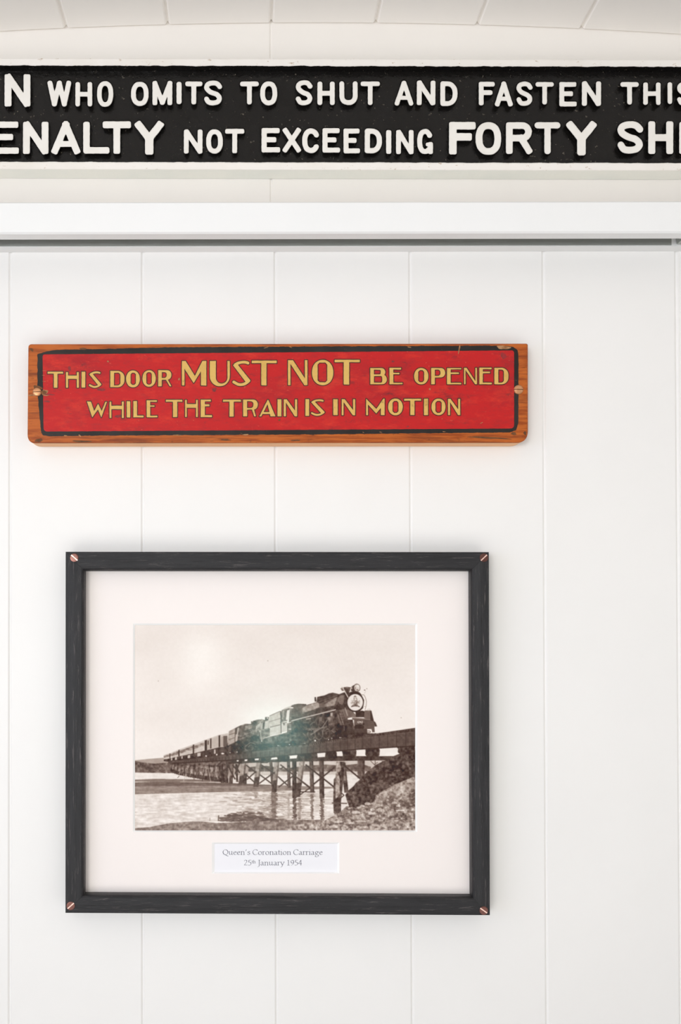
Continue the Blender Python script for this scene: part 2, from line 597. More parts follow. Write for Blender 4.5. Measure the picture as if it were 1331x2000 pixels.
mb.strip([(x, 0.05, ceil_z(x) + 0.03) for x, d in pr], [(x, YB, ceil_z(x) + 0.03) for x, d in pr])
struct(mb.build('ceiling', M['ceil'], fix=False))

mb = MB()
mb.box(XL - 0.05, XR + 0.05, YB, 0.05, -0.04, 0.0)
struct(mb.build('floor', M['floor']))
zl, zr = ceil_z(XL), ceil_z(XR)
mb = MB()
mb.box(XR, XR + 0.05, YB, 0.05, 0.0, zr + 0.03)
struct(mb.build('wall_right', M['wall']))
# end wall behind the viewer; two glowing panes added to reflect in the print
PW = [('glow_window_2', 0.12, 1.195, 0.115, 0.115, 'sea_green_glow'), ('glow_window_3', -0.165, 1.475, 0.065, 0.10, 'white_glow')]
for nm, ca, cb, d1 in (('sea_green_glow', (0.10, 0.62, 0.56, 1), (0.42, 0.62, 0.56, 1), 9.0), ('white_glow', (0.75, 0.95, 0.95, 1), (1, 1, 1, 1), 6.0)):
    m = bpy.data.materials.new(nm)
    m.use_nodes = True
    t = m.node_tree
    t.nodes.remove(t.nodes['Principled BSDF'])
    em, nz, rp, tc = [t.nodes.new(q) for q in ('ShaderNodeEmission', 'ShaderNodeTexNoise', 'ShaderNodeMix', 'ShaderNodeTexCoord')]
    rp.data_type = 'RGBA'
    rp.inputs[6].default_value, rp.inputs[7].default_value = ca, cb
    nz.inputs['Scale'].default_value = 9
    t.links.new(tc.outputs['Object'], nz.inputs['Vector'])
    t.links.new(nz.outputs['Fac'], rp.inputs[0])
    t.links.new(rp.outputs[2], em.inputs[0])
    em.inputs[1].default_value = d1
    t.links.new(em.outputs[0], t.nodes['Material Output'].inputs[0])
    M[nm] = m
zs = sorted({0.0, zl + 0.03} | {c[2] + k * c[4] for c in PW for k in (-1, 1)})
xs_ = sorted({XL - 0.05, XR + 0.05} | {c[1] + k * c[3] for c in PW for k in (-1, 1)})
mb = MB()
for x0_, x1_ in zip(xs_[:-1], xs_[1:]):
    for z0_, z1_ in zip(zs[:-1], zs[1:]):
        xm_, zm_ = (x0_ + x1_) / 2, (z0_ + z1_) / 2
        if any(abs(xm_ - c[1]) < c[3] and abs(zm_ - c[2]) < c[4] for c in PW):
            continue
        mb.box(x0_, x1_, YB - 0.05, YB, z0_, z1_)
struct(mb.build('wall_front', M['wall']))
for nm, wx, wz, hx, hz, mt in PW:
    mb = MB()
    for a_, b_, c_, d_ in ((wx - hx - .015, wx - hx + .012, wz - hz, wz + hz), (wx + hx - .012, wx + hx + .015, wz - hz, wz + hz), (wx - hx - .015, wx + hx + .015, wz - hz - .015, wz - hz + .012), (wx - hx - .015, wx + hx + .015, wz + hz - .012, wz + hz + .015)):
        mb.box(a_, b_, YB - 0.04, YB + 0.01, c_, d_)
    wn = struct(mb.build(nm, M['head']))
    mb = MB()
    mb.box(wx - hx, wx + hx, YB - 0.03, YB - 0.026, wz - hz, wz + hz)
    mb.build('glow_pane', M[mt], wn)
W0, W1, WZ0, WZ1 = -2.0, -0.7, 1.15, 1.85
mb = MB()
mb.box(XL - 0.05, XL, YB, W0, 0.0, zl + 0.03)
mb.box(XL - 0.05, XL, W1, 0.05, 0.0, zl + 0.03)
mb.box(XL - 0.05, XL, W0, W1, 0.0, WZ0)
mb.box(XL - 0.05, XL, W0, W1, WZ1, zl + 0.03)
struct(mb.build('wall_left', M['wall']))
mb = MB()
for y0, y1, z0, z1 in ((W0, W0 + 0.04, WZ0, WZ1), (W1 - 0.04, W1, WZ0, WZ1), (W0 + 0.04, W1 - 0.04, WZ0, WZ0 + 0.04), (W0 + 0.04, W1 - 0.04, WZ1 - 0.04, WZ1)):
    mb.box(XL - 0.04, XL + 0.01, y0, y1, z0, z1)
struct(mb.build('window_1', M['head']))

# ================================================================== CAST IRON SIGN
R_Y, F_Y, L_Y = -0.0154, -0.0078, -0.0124
SX0, SX1 = -75.0, 1405.0


def sl(y, x):
    return y + 0.0019 * (np.asarray(x, float) - 665)


o = P(665, 230, 0)
sign = thing('cast_iron_sign', (float(o[0]), 0.0, float(o[2])),
             'long black cast iron notice with raised white capitals and white rim under the ceiling', 'sign')
xs = np.arange(SX0, SX1 + 0.1, 3.0)
wob = lambda s: np.convolve(rng.normal(0, 1, len(xs) + 8), np.ones(5) / 5, 'same')[4:-4] * s
y_ti = sl(129.2, xs) + wob(0.9)
y_bi = sl(317.3, xs) + wob(0.5)
y_to, y_bo = sl(115.0, xs) + wob(0.25), sl(332.2, xs) + wob(0.25)
rim_w = 14.0
xi = np.clip(xs, SX0 + rim_w, SX1 - rim_w)
# plate: sunken field, the underside of the rim and the sides
mb = MB()
ft, fb = P(xi, y_ti + 0.6, F_Y), P(xi, y_bi - 0.4, F_Y)
rows = [ft + (fb - ft) * k / 6 for k in range(7)]
for k in range(6):
    mb.strip(rows[k], rows[k + 1])
rt, rb = P(xi, y_ti, R_Y + 0.0004), P(xi, y_bi, R_Y + 0.0004)
mb.strip(rt, np.stack([rt[:, 0], ft[:, 1], rt[:, 2] - 0.0001], -1))
mb.strip(np.stack([rt[:, 0], ft[:, 1], rt[:, 2] - 0.0001], -1), ft)
mb.strip(rb, np.stack([rb[:, 0], fb[:, 1], rb[:, 2] + 0.0002], -1))
mb.strip(np.stack([rb[:, 0], fb[:, 1], rb[:, 2] + 0.0002], -1), fb)
for q in (0, -1):
    mb.add([rt[q], rb[q], fb[q], ft[q]], [(0, 1, 2, 3)])
mb.build('plate', M['black'], sign, fix=False)
# rim: white raised band all round, with the aged outer edge
mb = MB()
ot, ob = P(xs, y_to, R_Y + 0.0005), P(xs, y_bo, R_Y + 0.0005)
fo = lambda a, b: a + (b - a) * 0.09
it, ib = P(xi, y_ti, R_Y + 0.0004), P(xi, y_bi, R_Y + 0.0004)
ot2, ob2 = P(xs, y_to + 1.4, R_Y), P(xs, y_bo - 1.4, R_Y)
it2, ib2 = P(xi, y_ti - 1.2, R_Y), P(xi, y_bi + 1.2, R_Y)
for a, b in ((ot, ot2), (ot2, it2), (it2, it), (ob, ob2), (ob2, ib2), (ib2, ib)):
    mb.strip(a, b)
for q in (0, -1):
    mb.strip(np.array([ot[q], ob[q]]), np.array([it[q], ib[q]]))
bt = ot.copy(); bt[:, 1] = -0.0002
bb = ob.copy(); bb[:, 1] = -0.0002
mb.strip(ot, bt, 1)
mb.strip(ob, bb, 1)
for q in (0, -1):
    mb.strip(np.array([ot[q], ob[q]]), np.array([bt[q], bb[q]]), 1)
mb.build('rim', [M['rim'], M['edge']], sign, fix=False)


def iron_glyph(ch, x0, x1, y0, y1, hw):
    """strokes of a round-ended capital that fills the box"""
    l, r, t, b = x0 + hw, x1 - hw, y0 + hw, y1 - hw
    cx, cy, w, h = (x0 + x1) / 2, (y0 + y1) / 2, x1 - x0, y1 - y0
    S = []
    A = lambda *p: S.append((list(p), hw))
    if ch == 'N':
        A((l, b), (l, t)); A((l + hw * .25, t), (r - hw * .25, b)); A((r, t), (r, b))
    elif ch == 'W':
        A((l, t), (x0 + w * .29, b)); A((x0 + w * .29, b), (x0 + w * .5, t)); A((x0 + w * .5, t), (x0 + w * .71, b)); A((x0 + w * .71, b), (r, t))
    elif ch == 'M':
        A((l, b), (l, t)); A((l, t), (cx, b - hw * .2)); A((cx, b - hw * .2), (r, t)); A((r, t), (r, b))
    elif ch == 'H':
        A((l, t), (l, b)); A((r, t), (r, b)); A((l, cy), (r, cy))
    elif ch == 'I':
        A((cx, t), (cx, b))
    elif ch == 'T':
        A((l, t), (r, t)); A((cx, t), (cx, b))
    elif ch == 'L':
        A((l, t), (l, b)); A((l, b), (r, b))
    elif ch == 'E':
        A((l, t), (l, b)); A((l, t), (r - hw * .2, t)); A((l, cy - h * .02), (x0 + w * .72 - hw * .5, cy - h * .02)); A((l, b), (r, b))
    elif ch == 'F':
        A((l, t), (l, b)); A((l, t), (r, t)); A((l, cy - h * .04), (x0 + w * .76 - hw * .3, cy - h * .04))
    elif ch == 'Y':
        A((l, t), (cx, cy + h * .02)); A((r, t), (cx, cy + h * .02)); A((cx, cy + h * .02), (cx, b)); S[-1] = (S[-1][0], hw * 1.12)
    elif ch == 'X':
        A((l, t), (r, b)); A((r, t), (l, b))
    elif ch == 'A':
        A((l, b), (cx, t)); A((cx, t), (r, b)); A((x0 + w * .26, y0 + h * .69), (x1 - w * .26, y0 + h * .69)); S[-1] = (S[-1][0], hw * .85)
    elif ch == 'O':
        A(*ellipse(cx, cy, w / 2 - hw, h / 2 - hw, 36, 2.35))
    elif ch == 'U':
        k = (r - l) / 2
        A((l, t), (l, b - k), *ellipse(cx, b - k, k, k, 14, 2.2, math.pi, 0.0), (r, t))
    elif ch == 'D':
        k = h * .34
        A((l, b), (l, t), *ellipse(r - (r - l) * .62, t + k, (r - l) * .62, k, 8, 2, -math.pi / 2, 0),
          *ellipse(r - (r - l) * .62, b - k, (r - l) * .62, k, 8, 2, 0, math.pi / 2), (l, b))
    elif ch == 'R':
        m_ = y0 + h * .5
        A((l, t), (l, b)); k = (m_ - t) / 2
        A((l, t), *ellipse(r - k - hw * .1, t + k, k, k, 12, 2, -math.pi / 2, math.pi / 2), (l, m_)); A((x0 + w * .58, m_), (r, b))
    elif ch == 'S':
        k = (b - t) / 4
        A(*spline([(r + hw * .1, t + k * .72), (r - w * .12, t + k * .16), (cx, t - k * .02), (l + w * .08, t + k * .25), (l, t + k * .95), (l + w * .14, t + k * 1.62), (cx, t + k * 2.02),
                   (r - w * .13, t + k * 2.35), (r, t + k * 3.05), (r - w * .1, t + k * 3.75), (cx, b), (l + w * .12, t + k * 3.85), (l, t + k * 3.2)], 5))
    elif ch in 'CG':
        A(*ellipse(cx, cy, w / 2 - hw, h / 2 - hw, 26, 2.25, -math.pi * .19, -math.pi * (1.80 if ch == 'C' else 1.72)))
        if ch == 'G':
            A((r, cy + h * .12), (r, b)); A((r, cy + h * .12), (cx + w * .16, cy + h * .12)); S[-1] = (S[-1][0], hw * .75)
    return S


K = 5.546
IRON = []   # letter, outer box in photo pixels, half width, roundness of the ends


def row(x0, items):
    for ch, a, b, c, d, hw, rd in items:
        IRON.append((ch, x0 + a / K, x0 + b / K, 130 + c / K, 130 + d / K, hw / K, rd))


row(0, [('N', 50, 330, 83, 432, 37, .45), ('W', 515, 772, 153, 432, 27, .9), ('H', 818, 1000, 168, 432, 25, .9), ('O', 1052, 1228, 158, 436, 25, 1),
        ('E', -80, 205, 596, 945, 34, .5), ('N', 250, 526, 598, 947, 37, .5), ('A', 560, 868, 596, 947, 37, .5), ('L', 903, 1187, 598, 943, 35, .7), ('T', 1113, 1420, 594, 945, 37, .5)])
row(230, [('O', 145, 336, 165, 427, 26, 1), ('M', 378, 592, 157, 418, 26, .7), ('I', 638, 694, 165, 407, 27, .9), ('T', 733, 918, 162, 410, 26, .8), ('S', 938, 1130, 153, 420, 26, 1),
          ('Y', 190, 495, 595, 950, 40, .5), ('N', 718, 920, 682, 942, 26, .7), ('O', 960, 1140, 680, 943, 26, 1), ('T', 1165, 1372, 675, 940, 26, .7)])
row(450, [('T', 107, 310, 162, 410, 26, .9), ('O', 325, 510, 160, 420, 26, 1), ('S', 711, 890, 149, 420, 26, 1), ('H', 946, 1133, 163, 417, 26, .9), ('U', 1184, 1380, 160, 417, 26, .9),
          ('E', 340, 542, 666, 930, 28, .6), ('X', 570, 765, 665, 928, 27, .6), ('C', 780, 972, 670, 938, 28, 1), ('E', 1000, 1192, 668, 932, 27, .7)])
row(670, [('T', 193, 402, 162, 417, 25, .9), ('A', 563, 764, 154, 422, 25, .9), ('N', 803, 1004, 153, 418, 26, .7), ('D', 1057, 1243, 160, 427, 26, .7),
          ('E', 8, 187, 672, 940, 27, .7), ('D', 238, 425, 672, 940, 28, .6), ('I', 470, 526, 688, 945, 28, .7), ('N', 578, 768, 688, 948, 26, .7), ('G', 806, 978, 676, 948, 27, .8),
          ('F', 1152, 1440, 600, 952, 41, .5)])
row(870, [('F', 365, 537, 165, 420, 26, .8), ('A', 540, 733, 163, 432, 26, .8), ('S', 774, 945, 163, 425, 25, 1), ('T', 980, 1177, 168, 412, 25, .95), ('E', 1238, 1426, 168, 432, 26, .6),
          ('O', 330, 608, 602, 957, 37, .95), ('R', 660, 944, 603, 947, 36, .7), ('T', 970, 1250, 603, 950, 34, 1)])
row(1091, [('N', 257, 464, 160, 427, 27, .8), ('T', 675, 873, 168, 412, 26, .95), ('H', 922, 1110, 172, 415, 25, .9), ('I', 1185, 1236, 170, 405, 25, .95), ('S', 1290, 1460, 165, 425, 25, 1),
           ('Y', 92, 412, 596, 958, 41, .6), ('S', 643, 917, 593, 943, 37, 1), ('H', 976, 1247, 593, 947, 38, .6), ('I', 1312, 1388, 600, 947, 38, .6)])
for ch, x0, x1, y0, y1, hw, rd in IRON:
    X, Y = grid(x0 - 4, x1 + 4, y0 - 4, y1 + 4, 0.5)
    D = np.full(X.shape, 1e9)
    for pts, w in iron_glyph(ch, x0, x1, y0, y1, hw):
        long = len(pts) > 3
        for a, b in zip(pts[:-1], pts[1:]):
            D = np.minimum(D, d_seg(X, Y, a, b, w, 1.0 if long else rd))
    ph = rng.uniform(0, 6, 4)
    D = D + 0.20 * np.sin(X * .31 + Y * .22 + ph[0]) * np.cos(Y * .27 - X * .12 + ph[1]) + 0.10 * np.sin(X * .9 + ph[2]) * np.cos(Y * .8 + ph[3])
    # soften inner corners a little, as cast metal
    for _ in range(2):
        D = (D * 4 + np.roll(D, 1, 0) + np.roll(D, -1, 0) + np.roll(D, 1, 1) + np.roll(D, -1, 1)) / 8
    lp = [simplify(l, 0.05) for l in contour(X, Y, D, 0.0, 2, 1)]
    mb = MB()
    raised(mb, lp, F_Y + 0.0004, L_Y, 2.2, 1.0, 0, 1)
    mb.build('letter', [M['letter'], M['black']], sign)

# ================================================================== WOODEN NOTICE
B_Y = -0.0172
o = P(543, 768, 0)
board = thing('wooden_notice_board', (float(o[0]), 0.0, float(o[2])),
              'red painted wooden notice with gold lettering and black border screwed to the white panelled wall', 'sign')


def rounded_outline(c, r, n=7):
    """c: four corners (tl, tr, br, bl) in pixels, r: corner radius each"""
    c = [np.array(p, float) for p in c]
    out = []
    for i in range(4):
        p, a, b = c[i], c[i - 1], c[(i + 1) % 4]
        ua, ub = (a - p) / np.hypot(*(a - p)), (b - p) / np.hypot(*(b - p))
        for k in range(n + 1):
            t = k / n
            s, e = p + ua * r[i], p + ub * r[i]
            out.append((1 - t) ** 2 * s + 2 * t * (1 - t) * p + t * t * e)
    return np.array(out)


fc = rounded_outline([(55.5, 672.3), (1031.5, 671.2), (1031.8, 865.2), (53.8, 865.8)], (7, 4, 24, 17))
ctr = fc.mean(0)
ins = fc + (ctr - fc) / np.abs(ctr - fc).max(0) * np.array([2.2, 1.4])
front = P(ins[:, 0], ins[:, 1], B_Y)
edge = P(fc[:, 0], fc[:, 1], B_Y + 0.0009)
backl = edge.copy()
backl[:, 1] = -0.0003
mb = MB()
nF = len(fc)
mb.add(front, [tuple(range(nF))], 0)
mb.strip(front, edge, 0, True)
sh = backl + (backl.mean(0) - backl) * np.array([0.004, 0, 0.012])
for i in range(nF):
    j = (i + 1) % nF
    low = min(edge[i][2], edge[j][2]) < edge[:, 2].min() + 0.003
    mb.add([edge[i], edge[j], sh[j], sh[i]], [(0, 1, 2, 3)], 1 if low else 0)
mb.add(sh, [tuple(range(nF))], 1)
mb.build('board', [M['wood'], M['raw']], board)

# painted black border, red field, chips in the paint
X, Y = grid(64, 1024, 668, 858, 1.0)
inner = [tuple(p) for p in rounded_outline([(83.3, 692.2), (1004.8, 684.4), (1004.8, 836.8), (85.2, 842.8)], (5, 6, 7, 8))]
for k, (a, b) in enumerate(zip(range(1), range(1))):
    pass
outer_c = [(73.2, 692), (90, 686.5), (112, 683.0), (200, 681.5), (340, 678.0), (520, 677.0), (720, 676.0), (980, 675.0), (1003, 677), (1012, 684), (1013.5, 700), (1013.2, 826), (1009, 840), (996, 844.6),
           (900, 845.6), (600, 848.6), (420, 849.6), (200, 850.8), (95, 852.0), (84, 850.5), (80.5, 845), (78, 820), (75.2, 790), (73.0, 762), (73.2, 720)]
Do, Di = d_poly(X, Y, outer_c), d_poly(X, Y, inner)
rag = 0.55 * np.sin(X * .23) * np.cos(Y * .31 + X * .07) + 0.5 * rng.normal(0, 1, X.shape)
rag = (rag + np.roll(rag, 1, 1) + np.roll(rag, -1, 1) + np.roll(rag, 1, 0)) / 4
mb = MB()
lo = contour(X, Y, Do + rag * 0.7, 0.0, 1, 1)
lo = [l for l in lo if len(l) > 400]
li = contour(X, Y, Di + rag * .3, 0.0, 1, 1)
li = [l for l in li if len(l) > 400]
sheet(mb, [simplify(l, .05) for l in lo + li], B_Y - 0.00004, 0)


def blob(cx, cy, rx, ry, n=26, wob=.3, ang=0.0):
    ph = rng.uniform(0, 6.28, 3)
    out = []
    for k in range(n):
        a = 2 * math.pi * k / n
        q = 1 + wob * (0.5 * math.sin(2 * a + ph[0]) + .35 * math.sin(3 * a + ph[1]) + .3 * math.sin(5 * a + ph[2]))
        x, y = rx * q * math.cos(a), ry * q * math.sin(a)
        out.append((cx + x * math.cos(ang) - y * math.sin(ang), cy + x * math.sin(ang) + y * math.cos(ang)))
    return np.array(out)


for cx, cy, rx, ry, an, mi in ((984, 678.5, 14, 4.5, 0.1, 1), (897.5, 682, 1.6, 10, 0.15, 1), (73.5, 757.5, 9, 6, 0.1, 2), (86.8, 766, 7.2, 6.2, 0.0, 1), (86.5, 766.2, 4.8, 4.6, 0, 2), (97, 770.5, 11, 2.0, 0.08, 3),
                               (89, 771.5, 7, 2.2, 0.1, 1), (62, 772, 7, 2, 0, 1), (480, 849, 7, 1.4, 0, 1), (346, 850, 9, 1.5, 0, 1), (128, 851, 4, 1, 0, 1), (156, 851, 3, 1.6, .8, 1), (710, 844.5, 2, .6, .5, 1),
                               (744, 844, 3, .6, .3, 1), (868, 843, 4, .7, .1, 1), (800, 678, 5, .8, .2, 1), (520, 679, 5, .7, -.3, 1), (568, 678, 4, .8, .4, 1), (160, 862, 26, 2, .02, 2), (76, 860, 9, 4, -.3, 2),
                               (440, 859, 12, 2, 0, 2), (578, 860, 11, 1.8, 0, 2), (162, 681, 9, 2, .05, 2), (62, 683, 5, 3, .5, 2), (955, 855, 45, 2.2, .06, 2), (1004, 847, 7, 3, .2, 2), (1026, 846, 3.5, 4, .3, 2),
                               (211, 706, 2.2, 1.8, 0, 1), (546, 820, 2.6, 2.6, 0, 2), (350, 740.5, 1.6, 3.4, .3, 1), (84.5, 733, 3, .4, 0, 1), (87, 724, 5, .4, 0, 1), (86, 745, 5, .4, 0, 1),
                               (136, 720, 3, 6, .1, 3), (198, 761, 9, 3.4, .15, 3), (231, 813, 7, 3.5, -.2, 3), (984, 695, 6.5, 7, 0, 3), (768, 706, 3, 2.6, 0, 3), (797, 833, 3, 1.6, 0, 3), (92, 784, 9, 2, .1, 3),
                               (419, 761, 6, 4, -.4, 3), (840, 760, 1.6, 2.4, .2, 1), (941, 826, 3, 1, -.5, 1), (864, 818, 1, 1, 0, 1)):
    lift = 0.00009 if mi >= 2 else 0.00008
    sheet(mb, [blob(cx, cy, rx * .85, ry * .85, ang=an)], B_Y - lift - rng.uniform(0, 0.000008), mi)
bord = mb.build('painted_border', [M['border'], M['chip'], M['grime'], M['stain']], board, fix=False)
mb = MB()
sheet(mb, [simplify(l + 0.0, .05) for l in contour(X, Y, Di - 0.8, 0.0, 1, 1)], B_Y - 0.00003, 0)
mb.build('painted_panel', M['red'], board, fix=False)

G = 6.655


def gold_shapes(ch, q):
    """(add polygons, cut polygons) in crop units; q = measured numbers of the letter"""
    if ch == 'T':
        x0, x1, y0, y1, s0, s1, b = q
        return [[(x0, y0), (x1, y0), (x1, y1), (x0, y1)], [(s0, y0 + 3), (s1, y0 + 3), (s1, b), (s0, b)]], []
    if ch == 'H':
        l0, l1, r0, r1, t, b, h0, h1 = q
        return [[(l0, t), (l1, t), (l1, b), (l0, b)], [(r0, t), (r1, t), (r1, b), (r0, b)], [(l0 + 4, h0), (r1 - 4, h0), (r1 - 4, h1), (l0 + 4, h1)]], []
    if ch == 'I':
        x0, x1, t, b = q
        return [[(x0, t), (x1, t), (x1, b), (x0, b)]], []
    if ch == 'L':
        x0, x1, t, b, f, xe_ = q
        return [[(x0, t), (x1, t), (x1, f), (xe_, f), (xe_, b), (x0, b)]], []
    if ch == 'E':
        x0, x1, t, b, t1, xt, m0, m1, xm, b0, xb = q
        return [[(x0, t), (xt, t), (xt, t1), (x1, t1), (x1, m0), (xm, m0), (xm, m1), (x1, m1), (x1, b0), (xb, b0), (xb, b), (x0, b)]], []
    if ch == 'O':
        x0, x1, y0, y1, i0_, i1_, j0, j1 = q
        c = min((i1_ - i0_) * .28, 26)
        return [ellipse((x0 + x1) / 2, (y0 + y1) / 2, (x1 - x0) / 2, (y1 - y0) / 2, 48, 2.12)[:-1]], \
            [[(i0_, j0 + c), (i0_ + c, j0), (i1_ - c, j0), (i1_, j0 + c), (i1_, j1 - c), (i1_ - c, j1), (i0_ + c, j1), (i0_, j1 - c)]]
    if ch == 'D':
        x0, x1, t, b, s, i1_, th = q
        k = (b - t) * .42
        arc = lambda xr, tt, bb, kk: ellipse(xr - kk, tt + kk, kk, kk, 8, 2, -math.pi / 2, 0) + ellipse(xr - kk, bb - kk, kk, kk, 8, 2, 0, math.pi / 2)
        return [[(x0, t)] + arc(x1, t, b, k) + [(x0, b)]], [[(s, t + th)] + arc(i1_, t + th, b - th, k * .4) + [(s, b - th)]]
    if ch in 'PR':
        x0, x1, t, b, s, i1_, th, m0, m1 = q[:9]
        k = (m1 - t) / 2
        add = [[(x0, t), (s, t), (s, b), (x0, b)], [(x0, t)] + ellipse(x1 - k, t + k, k, k, 16, 2.2, -math.pi / 2, math.pi / 2) + [(x0, m1)]]
        k2 = (m0 - t - th) / 2
        cut = [[(s, t + th)] + ellipse(i1_ - k2, t + th + k2, k2, k2, 12, 2.6, -math.pi / 2, math.pi / 2) + [(s, m0)]]
        if ch == 'R':
            a0, a1, e0, e1 = q[9:]
            add.append([(a0, m0 + 4), (a1, m0 + 4), (e1, b), (e0, b)])
        return add, cut
    if ch == 'B':
        x0, x1, x2, t, b, s, th, mid = q
        add = [[(x0, t), (s, t), (s, b), (x0, b)]]
        cut = []
        for (u, v, xr) in ((t, mid + th / 2, x1), (mid - th / 2, b, x2)):
            k = (v - u) / 2
            add.append([(x0, u)] + ellipse(xr - k, u + k, k, k, 14, 2.1, -math.pi / 2, math.pi / 2) + [(x0, v)])
            k2 = k - th
            xi_ = xr - 58
            cut.append([(s, u + th)] + ellipse(xi_ - k2 * .5, u + th + k2, k2 * .5, k2, 10, 3, -math.pi / 2, math.pi / 2) + [(s, v - th)])
        return add, cut
    if ch == 'U':
        x0, x1, t, b, i0_, i1_, th = q
        cxo, ro = (x0 + x1) / 2, (x1 - x0) / 2
        cxi, ri = (i0_ + i1_) / 2, (i1_ - i0_) / 2
        return [[(x0, t)] + [(i0_, t)] + [(i0_, b - th - ri)] + ellipse(cxi, b - th - ri, ri, ri, 14, 2, math.pi, 0) + [(i1_, t), (x1, t), (x1, b - ro)] + ellipse(cxo, b - ro, ro, ro, 18, 2, 0, math.pi)], []
    if ch == 'N':
        x0, x1, t, b, l1, r0, dt, db = q
        return [[(x0, t), (l1, t), (l1, b), (x0, b)], [(r0, t), (x1, t), (x1, b), (r0, b)], [(x0, t), (dt, t), (x1, db), (x1, b), (r0 - (dt - x0) * .1, b)]], []
    if ch == 'M':
        return q
    if ch == 'W':
        return q
    if ch == 'A':
        x0, x1, ap, t, b, thin, thick, h0, h1 = q
        add = [[(ap - 4, t), (ap + 6, t), (x1, b), (x1 - thick, b), (ap - 2, t + 62)], [(ap - 4, t), (ap + 4, t + 40), (x0 + thin, b), (x0, b)], [(x0 + 42, h0), (x1 - 40, h0), (x1 - 30, h1), (x0 + 32, h1)]]
        return add, []
    return [], []


GOLD = []   # (word, offset x, [(letter, numbers)])
GOLD += [('THIS', 80, [('T', (88, 288, 240, 264, 168, 214, 447)), ('H', (327, 352, 468, 492, 246, 447, 290, 332)), ('I', (529, 576, 240, 445)), ('S', (628, 786, 236, 449))]),
         ('DOOR', 80, [('D', (903, 1086, 230, 440, 950, 1034, 22)), ('O', (1109, 1286, 224, 442, 1166, 1236, 252, 410))]),
         ('DOOR', 270, [('O', (57, 228, 221, 434, 105, 178, 246, 408)), ('R', (262, 432, 220, 428, 307, 372, 24, 322, 344, 352, 376, 412, 432))]),
         ('MUST', 270, [('M', ([[(570, 100), (602, 100), (602, 418), (570, 418)], [(818, 150), (886, 100), (886, 418), (818, 418)], [(570, 100), (616, 100), (738, 296), (836, 100), (886, 100), (886, 120), (722, 386), (600, 196)]], [])),
                        ('U', (933, 1192, 100, 428, 1010, 1162, 34))]),
         ('MUST', 460, [('S', (-32, 196, 97, 426)), ('T', (214, 537, 96, 127, 338, 404, 416))]),
         ('NOT', 460, [('N', (685, 937, 90, 414, 716, 905, 748, 375)), ('O', (997, 1274, 86, 414, 1069, 1196, 120, 378))]),
         ('NOT', 640, [('T', (94, 420, 85, 115, 212, 282, 406))]),
         ('BE', 640, [('B', (558, 752, 772, 193, 402, 604, 20, 285)), ('E', (807, 856, 190, 402, 210, 957, 254, 272, 934, 384, 976))]),
         ('OPENED', 640, [('O', (1128, 1312, 192, 403, 1180, 1258, 218, 377))]),
         ('OPENED', 820, [('P', (152, 332, 192, 402, 198, 272, 20, 294, 314)), ('E', (358, 404, 193, 402, 208, 541, 250, 268, 514, 384, 541)), ('N', (580, 746, 190, 402, 597, 727, 612, 395)),
                          ('E', (778, 822, 187, 402, 206, 936, 239, 258, 916, 382, 939)), ('D', (974, 1156, 190, 402, 1024, 1098, 20))]),
         ('WHILE', 80, [('W', ([[(600, 628), (650, 628), (692, 752), (744, 658), (760, 692), (790, 752), (838, 632), (858, 632), (785, 832), (742, 728), (668, 832)]], [])),
                        ('H', (893, 915, 1054, 1076, 628, 839, 682, 726)), ('I', (1117, 1161, 624, 834)), ('L', (1203, 1249, 622, 832, 810, 1334))]),
         ('WHILE', 270, [('E', (112, 156, 612, 832, 629, 243, 678, 694, 212, 812, 250))]),
         ('THE', 270, [('T', (362, 574, 605, 629, 454, 508, 829)), ('H', (612, 632, 754, 775, 606, 828, 660, 708)), ('E', (815, 867, 603, 829, 625, 945, 664, 688, 927, 805, 960))]),
         ('TRAIN', 270, [('T', (1105, 1336, 604, 628, 1189, 1242, 822))]),
         ('TRAIN', 460, [('R', (102, 292, 602, 819, 152, 236, 20, 712, 731, 212, 238, 246, 266)), ('A', (313, 521, 423, 606, 819, 24, 64, 765, 788)), ('I', (549, 598, 599, 819)),
                         ('N', (631, 803, 599, 819, 656, 777, 668, 785))]),
         ('IS', 460, [('I', (912, 959, 597, 813)), ('S', (986, 1162, 598, 812))]),
         ('IN', 640, [('I', (76, 132, 597, 803)), ('N', (186, 360, 597, 805, 209, 334, 224, 772))]),
         ('MOTION', 640, [('M', ([[(504, 592), (526, 614), (526, 803), (504, 803)], [(695, 640), (743, 592), (743, 803), (695, 803)], [(504, 592), (636, 725), (728, 590), (743, 590), (743, 650), (634, 782), (504, 640)]], [])),
                          ('O', (790, 979, 589, 805, 846, 924, 618, 776)), ('T', (998, 1217, 592, 615, 1078, 1131, 802)), ('I', (1256, 1308, 591, 803))]),
         ('MOTION', 820, [('O', (156, 337, 590, 803, 206, 288, 618, 775)), ('N', (371, 528, 593, 802, 396, 504, 402, 765))])]


def gold_S(X, Y, q, k):
    """S drawn as two thin hooks joined by a broad diagonal"""
    x0, x1, t, b = q
    w, h = x1 - x0, b - t
    th = h * .052
    U = lambda a, c: (x0 + a * w, t + c * h)
    D = d_poly(X, Y, [U(.0, .17), U(.28, .16), U(1.0, .78), U(.76, .86)])
    for pts in ([(.86, .09), (.78, .07), (.62, .055), (.45, .065), (.28, .1), (.12, .16)], [(.05, .84), (.16, .885), (.32, .935), (.48, .945), (.66, .915), (.82, .85), (.92, .79)]):
        pp = spline([U(*p) for p in pts], 4)
        for a, c in zip(pp[:-1], pp[1:]):
            D = np.minimum(D, d_seg(X, Y, a, c, th, 1))
    return D


